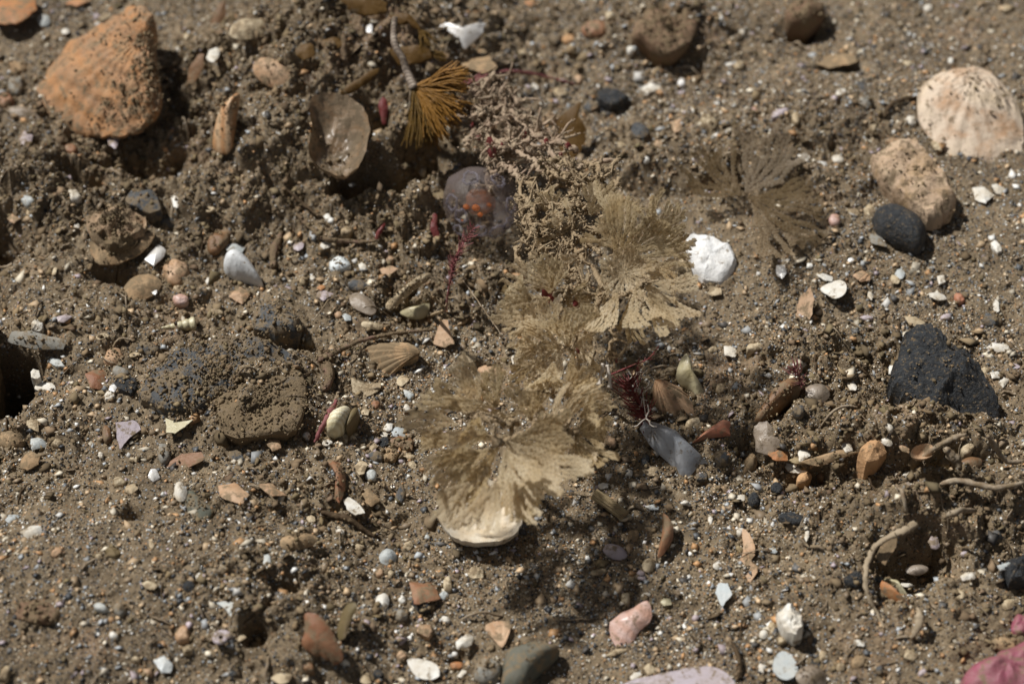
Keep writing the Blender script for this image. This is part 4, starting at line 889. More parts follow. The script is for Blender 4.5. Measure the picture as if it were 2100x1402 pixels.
 ('s','white',795,876,22,16,20,'pale chip left of the blue-grey squared chip'),
 ('p','bluegrey',838,810,26,18,-30,'blue-grey pebble above the white round pebble'),
 ('s','cream',962,733,34,18,-10,'pale flake with a pearly tip between the two bryozoans'),
 ('p','peach',1008,762,56,22,-6,'salmon flat stone behind the front bryozoan'),
 ('s','white',1056,735,16,30,5,'white upright chip behind the front bryozoan'),
 # right of the clump
 ('p','cream',1407,545,36,30,0,'grey-white pebble between fan tips and white chalky stone'),
 ('s','cream',1466,598,30,18,10,'cream chip at the foot of the white chalky stone'),
 ('p','cream',1428,870,44,24,10,'pale cream oval stone above the coral-red wedge'),
 ('s','white',1498,719,30,22,-20,'white irregular chip right below the upper fans'),
 ('p','cream',1462,718,18,14,0,'cream pebble left of the white irregular chip'),
 ('p','cream',1374,762,28,16,5,'cream pebble left of the bone-shaped fragment'),
 ('p','cream',1478,798,22,22,20,'ivory pebble right of the bone-shaped fragment'),
 ('a','slate',1480,940,34,30,0,'dark angular pebble right of the blue-grey sheet'),
 ('a','slate',1438,978,28,20,-10,'dark chip at the notched tip of the blue-grey sheet'),
 ('p','white',1392,938,11,10,0,'white bead lying on the blue-grey sheet'),
 ('s','cream',1344,966,48,20,8,'cream slab left of the blue-grey sheet tip'),
 ('p','white',1289,970,17,15,0,'white pebble left of the cream slab'),
 ('p','white',1346,928,12,12,0,'white crumb at the left side of the blue-grey sheet'),
 ('p','peach',1252,904,30,20,-20,'peach pebble right of the front bryozoan'),
 ('a','black',1324,944,18,24,-20,'black chip above the cream slab'),
 ('s','white',1237,996,24,12,5,'white sliver right below the front bryozoan'),
 ('s','bluewhite',1340,1040,28,12,-5,'pearly green-white chip below the cream slab'),
 ('p','peach',1483,1004,22,14,-10,'peach pebble right of the white snail'),
 ('s','white',1518,1020,20,14,-10,'white chip left of the round black pebble'),
 ('p','cream',1548,712,40,16,0,'cream flat crumb right of the white irregular chip'),
]
KWX = {'pennant': None}
for row in CHIPS:
    k, mk, x, y, w_, h_, a_, lab = row[:8]
    kw = dict(row[8]) if len(row) > 8 else {}
    if 'pennant-shaped' in lab: kw['poly'] = [(443, 1235), (478, 1228), (476, 1246), (474, 1264), (460, 1246)]
    if k in 'pa' and min(w_, h_) > 25: kw.setdefault('dusty', 0.12)
    nm, ct = K[k]
    piece(k, nm, ct, mk, x, y, w_, h_, a_, lab, **kw)

# ------------------------------------------------------------------ coiled and tubular shells
def world_path(pts):                        # pixels with a height above the ground -> points
    out = []
    for px, py, dz in pts:
        g = G(px, py); out.append(at_z(px, py, g[2] + dz))
    return np.array(out)

def coil(name, px, py, size, turns, material, label, rise=0.25, tilt=0.35, r1=0.30, dirn=1, lift=0.05, cat='shell', shrink=0.32, elong=1.0, yaw=0.0):
    g = G(px, py); mb = MB(); n = int(turns * 16)
    Rr = size * CMPX / 2 * 0.72; pts = []; rad = []
    for i in range(n + 1):
        t = i / n; k = shrink ** (t * turns / 2.0); a = dirn * t * turns * 2 * math.pi + yaw
        pts.append((Rr * k * math.cos(a), Rr * k * math.sin(a), Rr * rise * elong * (1 - k) * 4)); rad.append(max(Rr * r1 * 1.25 * k, 0.006))
    P = np.array(pts); c, s = math.cos(tilt), math.sin(tilt)
    P = np.stack([P[:, 0], P[:, 1] * c + P[:, 2] * s, -P[:, 1] * s + P[:, 2] * c], 1)
    P += g + np.array([0, 0, lift + Rr * r1])
    mb.tube(P, rad, 9, lump=0.03)
    o = mb.build(name, material, origin=g); return tag(o, label, cat)
coil('coiled_shell', 455, 1316, 42, 2.0, M['lilac'], 'flat lilac-white coiled shell near the bottom left', rise=0.05, tilt=0.15, r1=0.36)
coil('coiled_shell', 1280, 1069, 30, 2.2, M['cream'], 'cream coil at the end of the ridged straw', rise=0.1, r1=0.42)
coil('tube_worm_shell', 671, 915, 26, 1.8, M['white'], 'tiny white spiral worm tube left of the front bryozoan', rise=0.05, tilt=0.2, r1=0.26)
coil('coiled_shell', 276, 735, 26, 1.8, M['cream'], 'small open coil beside the peach sandy pebble', rise=0.05, r1=0.28)
coil('coiled_shell', 210, 698, 36, 1.2, M['cream'], 'cream hook-shaped curl above the peach sandy pebble', rise=0.03, r1=0.20, tilt=0.3)
coil('coiled_shell', 601, 528, 34, 0.8, M['cream'], 'thin cream curl left of the blue-white pebble', rise=0.0, r1=0.15, shrink=0.9, yaw=1.6)
coil('snail_shell', 1405, 1040, 22, 2.6, M['white'], 'tiny white snail shell right of the ridged straw', rise=0.3, r1=0.42, tilt=0.9)
coil('ringed_disc', 431, 438, 24, 2.0, M['cream'], 'cream ringed disc right of the slate chip', rise=0.03, r1=0.40, tilt=0.2)
# turret shell lying down
def turret(px0, py0, px1, py1, wid, material, label, whorls=6):
    a = world_path([(px0, py0, 0.08), (px1, py1, 0.10)]); g = G((px0 + px1) / 2, (py0 + py1) / 2)
    n = 48; t = np.linspace(0, 1, n); P = a[0] + (a[1] - a[0]) * t[:, None]
    q = t ** 0.8 * whorls; bul = 0.80 + 0.20 * np.abs(np.sin(q * math.pi)) ** 0.6
    rad = np.maximum(wid * CMPX / 2 * (0.10 + 0.90 * t) * bul, 0.008); rad[-3:] *= (0.95, 0.75, 0.35)
    mb = MB(); mb.tube(P, rad, 14, lump=0.02)
    return tag(mb.build('turret_shell', material, origin=g), label, 'shell')
turret(331, 672, 402, 664, 34, M['ivory'], 'cream turret shell with rounded whorls lying left of centre')
bar = empty('barrel_shell', G(700, 860), 'yellow-white ribbed barrel shell touching the pink alga strip', 'shell')
slab('valve', [(668, 884), (672, 862), (690, 848), (714, 840), (722, 852), (712, 872), (698, 886), (682, 890)], mat('ribbed_white_barrel', (0.74, 0.66, 0.42), (0.80, 0.78, 0.68), 2.0, 0.4, 0.5, 0.05, stripes=(5.0, (0.52, 0.42, 0.22), 0.6, 'Y')), 0.34, nb=40, rings=8, seed=61, parent=bar, growth=7, growamp=0.01)
slab('lip', [(708, 872), (716, 850), (732, 836), (736, 850), (726, 868), (712, 880)], M['olive'], 0.15, lift=0.12, nb=24, seed=62, parent=bar)

def strand(name, pts, rad, material, label, cat, sides=6, lump=0.1, flat=1.0, n=6):
    P = catmull(world_path(pts), n); r = np.interp(np.linspace(0, 1, len(P)), np.linspace(0, 1, len(np.atleast_1d(rad))), np.atleast_1d(rad))
    gn = np.random.default_rng(len(P)); P = P + gn.normal(0, 0.004, P.shape); r = r * (0.85 + 0.3 * gn.random(len(P)))
    mb = MB(); mb.tube(P, r, sides, lump=lump + 0.1, flat=flat, seed=len(P))
    if r.max() > 0.03: TOPS.append((P + np.array([0, 0, r.mean() * 0.8]), 0.9 if material is M['pinkfuzz'] else 0.25))
    o = mb.build(name, material, origin=G(pts[0][0], pts[0][1])); return tag(o, label, cat)
# ridged straw
def straw():
    P = catmull(world_path([(1218, 1012, 0.16), (1250, 1034, 0.14), (1282, 1058, 0.12)]), 8); mb = MB(); n = 24
    t = np.gradient(P, axis=0); v = []
    for i in range(len(P)):
        d = t[i] / np.linalg.norm(t[i]); a = np.cross(d, [0, 0, 1.0]); a /= np.linalg.norm(a); b = np.cross(a, d)
        for k in range(n):
            an = 2 * math.pi * k / n; r = 0.088 * (1.0 if k % 2 else 0.86)
            v.append(P[i] + r * (math.cos(an) * a + math.sin(an) * b))
    f = [(i * n + k, i * n + (k + 1) % n, (i + 1) * n + (k + 1) % n, (i + 1) * n + k) for i in range(len(P) - 1) for k in range(n)]
    f.append(tuple(range(n - 1, -1, -1))); f.append(tuple((len(P) - 1) * n + k for k in range(n)))
    mb.add(v, f); return tag(mb.build('ridged_tube', M['straw'], origin=G(1250, 1035), smooth=False), 'lengthwise ridged straw-coloured tube right of the front bryozoan', 'tube')
straw()
strand('plant_strand', [(1875, 1072, 0.2), (1858, 1086, 0.3), (1826, 1099, 0.34), (1797, 1119, 0.34), (1781, 1146, 0.30), (1775, 1176, 0.26), (1777, 1206, 0.2), (1786, 1232, 0.14), (1801, 1260, 0.08), (1814, 1290, 0.0)], [0.07, 0.055, 0.044, 0.040, 0.034, 0.012], M['palestrand'], 'long pale curved strand arching over the dark hollow', 'strand', flat=0.5)
strand('plant_strand', [(1883, 1246, 0.22), (1886, 1266, 0.24), (1881, 1288, 0.18), (1868, 1308, 0.04)], [0.03, 0.07, 0.06, 0.02], M['palestrand'], 'short beige blade bent beside its black shadow', 'strand', flat=0.4)
strand('twig', [(660, 1050, 0.03), (690, 1058, 0.07), (716, 1064, 0.06), (744, 1086, 0.06), (778, 1102, 0.0)], [0.03, 0.06, 0.05, 0.045, 0.02], M['darktwig'], 'dark crooked twig below the brown arched fragment', 'twig')
strand('twig', [(585, 386, 0.12), (615, 412, 0.12), (645, 436, 0.09), (668, 452, 0.05)], [0.02, 0.035, 0.03, 0.02], M['darktwig'], 'thin greenish-brown twig in the silt at centre left', 'twig')
strand('worm_tube', [(575, 480, 0.05), (560, 520, 0.1), (562, 548, 0.05)], [0.05, 0.075, 0.05], M['pinkfuzz'], 'short fuzzy brown tube left of the thin cream curl', 'tube', lump=0.2)
strand('alga_strand', [(608, 440, 0.10), (640, 470, 0.10), (668, 490, 0.14), (720, 496, 0.16), (772, 493, 0.14)], [0.03, 0.042, 0.045, 0.04, 0.02], M['pinkfuzz'], 'brown-pink strand running towards the scarlet sprig', 'alga', lump=0.2)
strand('alga_strand', [(656, 740, 0.10), (700, 716, 0.13), (756, 694, 0.15), (830, 682, 0.16), (898, 674, 0.10)], [0.05, 0.045, 0.035, 0.03, 0.015], M['pinkfuzz'], 'pinkish fuzzy strand arching above the tan ribbed fragment', 'alga', lump=0.25)
strand('alga_strand', [(690, 822, 0.10), (676, 846, 0.15), (660, 876, 0.14), (646, 908, 0.05)], [0.03, 0.05, 0.045, 0.02], M['redfeather'], 'pinkish-red alga strip left of the ribbed barrel shell', 'alga', lump=0.3)
strand('alga_strand', [(672, 722, 0.02), (668, 745, 0.1), (676, 775, 0.12), (664, 802, 0.03)], [0.07, 0.10, 0.08, 0.04], M['pinkfuzz'], 'fuzzy peach-brown tuft right of the silt-covered stone', 'alga', lump=0.25)
strand('alga_thread', [(948, 172, 0.4), (1000, 152, 0.35), (1060, 147, 0.3), (1120, 158, 0.15), (1180, 172, 0.02)], [0.025, 0.03, 0.025, 0.015], M['redfeather'], 'thin far pinkish thread behind the orange-brown brush', 'alga')
strand('alga_thread', [(1815, 240, 0.03), (1822, 220, 0.06), (1846, 206, 0.08), (1882, 200, 0.03)], [0.03, 0.035, 0.03], M['darktwig'], 'dark curved thread left of the large round shell', 'alga')
strand('plant_strand', [(2026, 893, 0.55), (2042, 918, 0.4), (2066, 946, 0.2), (2098, 946, 0.1)], [0.03, 0.05, 0.04, 0.03], M['twig'], 'tan straw sticking out under the right end of the black rock', 'strand')
strand('plant_strand', [(1982, 890, 0.55), (1955, 898, 0.45), (1928, 912, 0.35), (1890, 940, 0.2)], [0.02, 0.05, 0.045, 0.03], M['twig'], 'tan forked straw below the middle of the black rock', 'strand')
strand('plant_strand', [(1940, 922, 0.3), (1956, 940, 0.32), (1966, 956, 0.25)], [0.05, 0.085, 0.07], M['twig'], 'short thick grey-tan tube on the debris ridge', 'tube')
strand('plant_strand', [(1900, 1010, 0.12), (1960, 985, 0.2), (2040, 1000, 0.18), (2100, 990, 0.15)], [0.03, 0.05, 0.05, 0.03], M['twig'], 'long silty straw right of the debris ridge', 'strand')
strand('plant_strand', [(1935, 1062, 0.2), (1962, 1048, 0.35), (2000, 1046, 0.25)], [0.03, 0.045, 0.03], M['twig'], 'silty straw above the hollow near the right edge', 'strand')
strand('alga_thread', [(1500, 1312, 0.06), (1512, 1340, 0.12), (1518, 1370, 0.1), (1512, 1396, 0.02)], [0.02, 0.035, 0.03, 0.02], M['darktwig'], 'dark translucent rim-like thread at the bottom edge', 'alga')
strand('alga_thread', [(820, 170, 0.9), (905, 560, 0.3)], [0.012, 0.012], M['thread'], 'fine pale hair crossing the silt left of the sea squirt', 'fibre') if False else None
strand('hydroid', [(950, 575, 0.3), (975, 610, 0.6), (1000, 645, 0.7), (1030, 690, 0.7)], [0.007, 0.012, 0.012, 0.006], M['twig'], 'thin glassy hair leaning towards the upper bryozoan', 'fibre')

def scrap(name, pts, material, label, cat, lift, seed, slope=(0, 0.7), wav=0.08, thick=0.02, hgt=0.03, growth=0, nb=30, **k):
    return slab(name, pts, material, hgt, thick=thick, solid=False, lift=lift, slope=slope, nb=nb, rings=6, seed=seed, jag=0.05, wav=wav, label=label, cat=cat, sharp=50, **k)
# ------------------------------------------------------------------ brown and red weeds
scrap('brown_frond', [(802, 34), (824, 26), (846, 36), (862, 58), (850, 60), (838, 48), (820, 52)], M['frond'], 'dark brown frond at the top of the banded stalk', 'alga', 1.2, 201)
scrap('brown_frond', [(802, 104), (830, 96), (862, 95), (884, 104), (878, 122), (846, 132), (822, 134), (806, 118)], M['frond'], 'golden-brown frond blade above the orange-brown brush', 'alga', 0.9, 202)
scrap('brown_frond', [(700, -6), (740, -10), (790, 0), (786, 24), (748, 32), (716, 20)], M['frond'], 'dark brown leafy scrap at the top of the silt mound', 'alga', 0.9, 203)
scrap('brown_frond', [(612, 96), (640, 90), (644, 112), (626, 122), (608, 112)], M['frond'], 'small dark brown scrap on the left of the silt mound', 'alga', 0.35, 204, slope=(0, 0.4))
scrap('brown_frond', [(660, 84), (690, 78), (702, 92), (684, 102), (664, 100)], M['frond'], 'brown scrap in the middle of the silt mound', 'alga', 0.35, 205, slope=(0, 0.4))
scrap('brown_frond', [(1138, 272), (1152, 236), (1176, 214), (1192, 214), (1186, 240), (1200, 262), (1196, 300), (1168, 330), (1150, 306)], M['frond'], 'brown frond standing behind the red alga tangle', 'alga', 0.8, 206)
scrap('brown_frond', [(700, 186), (730, 165), (770, 142), (776, 150), (744, 176), (712, 192)], M['frond'], 'long brown frond strip above the translucent shell pocket', 'alga', 0.5, 207)
scrap('red_blade', [(776, 212), (788, 198), (795, 216), (794, 246), (786, 256), (780, 236)], M['red'], 'small red blade between shell pocket and orange-brown brush', 'alga', 0.7, 211)
scrap('red_blade', [(768, 486), (776, 470), (788, 458), (789, 464), (780, 482), (772, 494)], M['red'], 'scarlet sprig standing on the brown-pink strand', 'alga', 0.35, 212)
scrap('red_blade', [(882, 470), (888, 440), (896, 440), (898, 466), (902, 486), (890, 488)], M['red'], 'dull red blade left of the sea squirt', 'alga', 0.3, 213)

def brush(name, px, py, z, a0, a1, length, nh, material, label, spread=0.35, rad=0.013, parent=None, seed=5, droop=0.1, lenj=0.35):
    rs = random.Random(seed); O = at_z(px, py, z); mb = MB()
    clumps = [(rs.random(), (rs.random() - 0.5) * 0.5, rs.random()) for _ in range(max(6, nh // 14))]
    for i in range(nh):
        ck = clumps[rs.randrange(len(clumps))]
        a = math.radians(a0 + (a1 - a0) * min(max(ck[0] + rs.gauss(0, 0.035), 0), 1)); L_ = length * CMPX * (1 - lenj * rs.random() ** 1.5); q = (rs.random() - 0.5) * 2 * spread
        d = RGT * math.cos(a) + UPV * math.sin(a) - FWD * q; d /= np.linalg.norm(d)
        pr = RGT * -math.sin(a) + UPV * math.cos(a); bend = ck[1] + (rs.random() - 0.5) * 0.25; L_ *= 0.75 + 0.3 * ck[2]; P = []
        w1, w2 = rs.random() * 6, rs.random() * 0.03
        for k in range(6):
            t = k / 5; P.append(O + d * L_ * t + pr * bend * L_ * t * t + pr * w2 * math.sin(w1 + 7 * t) + np.array([0, 0, -droop * L_ * t * t]) + np.array([rs.random() - .5, rs.random() - .5, rs.random() - .5]) * 0.015)
        mb.tube(P, np.linspace(rad, rad * 0.55, 6), 3, cap=False, lump=0.1)
    g = np.array([O[0], O[1], float(H(O[0], O[1]))])
    o = mb.build(name, material, parent, origin=g if parent is None else np.array(parent.location))
    return o if parent is not None else tag(o, label, 'alga')
M['brush'] = mat('orange_brown_hair', (0.30, 0.145, 0.022), (0.42, 0.20, 0.03), 3.0, 0.45, 0.5, 0.0, trans=0.25)
M['brushdark'] = mat('dark_golden_hair', (0.15, 0.085, 0.012), (0.22, 0.12, 0.02), 3.0, 0.5, 0.5, 0.0, trans=0.3)
gb = G(848, 300); gb = np.array([at_z(848, 180, 1.5)[0], at_z(848, 180, 1.5)[1], 0]); gb[2] = float(H(gb[0], gb[1]))
al = empty('brush_alga', gb, 'orange-brown brush-tipped alga hanging from a banded stalk', 'alga')
def rel_tube(parent, name, pts3, rad, material, sides=7, lump=0.1):
    mb = MB(); P = catmull(pts3, 6); mb.tube(P, np.interp(np.linspace(0, 1, len(P)), np.linspace(0, 1, len(rad)), rad), sides, lump=lump); return mb.build(name, material, parent, origin=np.array(parent.location))
rel_tube(al, 'stalk', np.array([at_z(810, 36, 2.1), at_z(808, 62, 2.0), at_z(810, 92, 1.9), at_z(826, 122, 1.75), at_z(836, 150, 1.6), at_z(850, 182, 1.5)]), [0.05, 0.055, 0.06, 0.06, 0.065, 0.08], mat('banded_stalk', (0.46, 0.38, 0.30), (0.12, 0.085, 0.06), 5.0, 0.7, 0.3, 0.1, stripes=(5.5, (0.10, 0.075, 0.06), 0.75, 'Y')))
rel_tube(al, 'holdfast', np.array([at_z(850, 182, 1.5), at_z(846, 215, 1.0), at_z(842, 240, 0.5), [gb[0], gb[1], gb[2] - 0.1]]), [0.08, 0.06, 0.07, 0.1], M['twig'])
brush('brush', 850, 180, 1.5, -72, 26, 132, 620, M['brush'], None, parent=al, seed=8, spread=0.45)
brush('brush', 848, 184, 1.5, -92, -62, 130, 150, M['brushdark'], None, parent=al, seed=9, spread=0.4)
brush('side_tuft', 862, 62, 1.85, -110, -20, 48, 60, M['brushdark'], None, parent=al, seed=10, rad=0.009)
brush('side_tuft', 880, 108, 1.4, -40, 30, 40, 50, M['brushdark'], None, parent=al, seed=11, rad=0.009)
brush('wiry_tuft', 955, 176, 1.2, 5, 55, 60, 26, M['redfeather'], 'sparse dark red wiry tuft behind the orange-brown brush', seed=12, rad=0.012)

def feather(name, pts, material, label, barb=0.16, nbarb=60, rad=0.02, seed=1, start=0.35, curl=0.4):
    rs = random.Random(seed); P = catmull(np.array([at_z(a, b, z) for a, b, z in pts]), 10); mb = MB()
    mb.tube(P, np.linspace(rad, rad * 0.4, len(P)), 5, lump=0.2, seed=seed)
    for i in range(nbarb):
        t = start + (1 - start) * i / nbarb; k = min(int(t * (len(P) - 1)), len(P) - 2); d = P[k + 1] - P[k]; d /= np.linalg.norm(d) + 1e-9
        a = rs.random() * 6.28; s1 = np.cross(d, FWD); s1 /= np.linalg.norm(s1); s2 = np.cross(d, s1)
        out = s1 * math.cos(a) + s2 * math.sin(a); L_ = barb * (0.5 + 0.7 * rs.random()) * (1.2 - 0.5 * abs(t - 0.7))
        Q = [P[k], P[k] + out * L_ * 0.5 + d * L_ * 0.25, P[k] + out * L_ * (0.8) + d * L_ * (0.3 + curl)]
        mb.tube(np.array(Q), [rad * 0.5, rad * 0.45, rad * 0.25], 3, cap=False)
    g = np.array([P[0][0], P[0][1], float(H(P[0][0], P[0][1]))])
    return tag(mb.build(name, material, origin=g), label, 'alga')
g0 = G(915, 640)[2]
feather('feather_alga', [(914, 640, g0), (918, 606, g0 + 0.35), (926, 560, g0 + 0.75), (932, 530, g0 + 1.0), (950, 500, g0 + 1.25), (972, 466, g0 + 1.45)], M['redfeather'], 'dark pink feathery alga sprig left of the upper bryozoan', barb=0.13, nbarb=130, rad=0.018, seed=3, start=0.3)
feather('feather_alga', [(1320, 868, G(1320, 868)[2]), (1318, 845, 0.45), (1304, 812, 0.7), (1290, 780, 0.9)], M['red'], 'dark red branching alga in the shade right of the front bryozoan', barb=0.30, nbarb=120, rad=0.022, seed=4, start=0.05)
feather('feather_alga', [(1640, 800, G(1640, 800)[2]), (1640, 775, 0.7), (1628, 752, 0.85)], M['redfeather'], 'pale red feathery alga above the brown rock blade', barb=0.16, nbarb=50, rad=0.02, seed=5, start=0.1)
feather('feather_alga', [(1248, 770, 0.9), (1300, 748, 1.0), (1330, 735, 1.05), (1352, 708, 1.1)], M['red'], 'single red thread alga curving right from the upper bryozoan', barb=0.05, nbarb=6, rad=0.017, seed=6)
feather('feather_alga', [(880, 648, G(880, 648)[2]), (900, 640, 0.5), (912, 632, 0.6), (900, 618, 0.72), (884, 606, 0.8)], M['siltcoat'], 'small silt-coated forked sprig beside the shell arch', barb=0.08, nbarb=16, rad=0.035, seed=7, start=0.3)
def white_twigs():
    mb = MB(); rs = random.Random(4); z = 0.75
    for (x, y) in [(1290, 785), (1312, 800), (1325, 858), (1300, 770), (1318, 806)]:
        p = at_z(x, y, z); a = rs.random() * 6
        for b in range(3):
            P = [p]; q = a + b * 2.0
            for k in range(4): P.append(P[-1] + (RGT * math.cos(q) + UPV * math.sin(q)) * 0.055); q += (rs.random() - 0.5) * 1.6
            mb.tube(np.array(P), [0.009] * 5, 4)
    mb.tube(np.array([at_z(x, y, z) for x, y in [(1300, 770), (1290, 785), (1312, 800), (1318, 806), (1325, 858)]]), [0.006] * 5, 4)
    p = at_z(1305, 800, z); g = np.array([p[0], p[1], float(H(p[0], p[1]))])
    tag(mb.build('hydroid', M['thread'], origin=g), 'fine white forked threads caught on the dark red alga', 'hydroid')
white_twigs()
for (a, lab) in [([(1236, 745, 1.35), (1233, 770, 1.25), (1228, 790, 1.2)], 'stubby pale stalk hanging below the upper bryozoan'), ([(1245, 748, 1.3), (1250, 775, 1.2), (1250, 796, 1.15)], 'straight pale stalk with a knobbed tip below the upper bryozoan')]:
    P = catmull(np.array([at_z(*q) for q in a]), 6); mb = MB(); mb.tube(P, np.concatenate([np.linspace(0.03, 0.025, len(P) - 2), [0.04, 0.03]]), 6, lump=0.2); tag(mb.build('hydroid', M['thread'], origin=P[-1]), lab, 'hydroid')
for i, (x, y, zz, lab) in enumerate([(632, 160, 1.1, 'clear cup-shaped polyp on the silt mound above the shell pocket'), (572, 190, 0.9, 'clear tube-mouthed polyp left of the shell pocket'), (655, 224, 0.9, 'clear polyp standing on the shell pocket rim'), (705, 245, 0.8, 'clear polyp inside the shell pocket')]):
    O = at_z(x, y, zz); g = np.array([O[0], O[1], float(H(O[0], O[1])) - 0.05]); mb = MB(); n = 9
    t = np.linspace(0, 1, n); P = g + (O - g) * t[:, None]; mb.tube(P, np.interp(t, [0, 0.6, 0.85, 1], [0.03, 0.03, 0.08, 0.10]), 10, cap=False)
    tag(mb.build('polyp', M['clearshell'], origin=g), lab, 'polyp')

# ------------------------------------------------------------------ sea squirt
def squirt():
    c = at_z(985, 415, 0.55); g = np.array([c[0], c[1], float(H(c[0], c[1]))])
    root = empty('sea_squirt', g, 'translucent lilac sea squirt colony with orange spots behind the feathery sprig', 'sea squirt')
    body = mat('clear_lilac_jelly', (0.34, 0.29, 0.29), (0.26, 0.20, 0.16), 2.5, 0.3, 0.5, 0.0, trans=0.4, alpha=0.42, bump=0.5, bscale=4)
    ring = mat('lilac_siphon', (0.32, 0.29, 0.34), (0.26, 0.23, 0.26), 3.0, 0.3, 0.6, 0.0, trans=0.4, alpha=0.4)
    org = mat('orange_organ', (0.70, 0.22, 0.05), (0.55, 0.15, 0.03), 5.0, 0.5, 0.3, 0.0, trans=0.4, alpha=0.5)
    def blob(name, px, py, z, rx, rz, m, nn=18, seed=1):
        o = at_z(px, py, z); mb = MB(); v = []; nr = np.random.default_rng(seed)
        for i in range(nn + 1):
            th = math.pi * i / nn
            for k in range(nn * 2):
                a = math.pi * k / nn; d = np.array([math.sin(th) * math.cos(a), math.sin(th) * math.sin(a), math.cos(th)])
                q = 1 + 0.10 * float(noise2(d[0] * 2 + seed, d[1] * 2 + d[2] * 1.7, seed)); v.append(o + d * q * np.array([rx, rx * 0.9, rz]))
        n2 = nn * 2; f = [(i * n2 + k, (i + 1) * n2 + k, (i + 1) * n2 + (k + 1) % n2, i * n2 + (k + 1) % n2) for i in range(nn) for k in range(n2)]
        mb.add(v, f); return mb.build(name, m, root, origin=g)
    blob('body', 985, 412, 0.50, 0.66, 0.56, body, seed=2)
    blob('core', 985, 414, 0.75, 0.24, 0.22, mat('orange_core', (0.58, 0.22, 0.07), (0.40, 0.18, 0.10), 6.0, 0.6, 0.2, 0.0, trans=0.4, alpha=0.5), nn=10, seed=5)
    rs = random.Random(3)
    for (px, py, r) in [(945, 470, 0.11), (1018, 472, 0.14), (930, 415, 0.12), (1045, 420, 0.12), (965, 368, 0.12), (1020, 372, 0.11), (985, 470, 0.10), (948, 440, 0.10), (1040, 455, 0.10)]:
        # siphon mouths sit on the body's skin
        d = ray(px, py); d = d / np.linalg.norm(d); cc = at_z(985, 412, 0.55); oc = CAM - cc; R_ = 0.62
        bq = np.dot(oc, d); disc = bq * bq - (np.dot(oc, oc) - R_ * R_)
        if disc < 0: continue
        p = CAM + d * (-bq - math.sqrt(disc)); nrm = (p - cc) / np.linalg.norm(p - cc); a = np.cross(nrm, [0, 0, 1.0]); a /= np.linalg.norm(a); b = np.cross(nrm, a)
        mb = MB(); P = [p + nrm * 0.03 + (a * math.cos(t) + b * math.sin(t)) * r for t in np.linspace(0, 2 * math.pi, 22)]
        mb.tube(np.array(P) + np.random.default_rng(int(px)).normal(0, 0.012, (22, 3)), 0.02, 6, cap=False, lump=0.3); mb.build('siphon', ring, root, origin=g)
    for k, (px, py, r) in enumerate([(956, 424, 0.06), (976, 426, 0.075), (996, 408, 0.085), (990, 398, 0.07), (1003, 420, 0.05), (985, 440, 0.05), (968, 410, 0.04), (930, 392, 0.025), (1000, 386, 0.04), (948, 452, 0.025)]):
        blob('organ', px, py, 0.86, r * 0.9, r * 0.6, org, nn=6, seed=10 + k)
squirt()

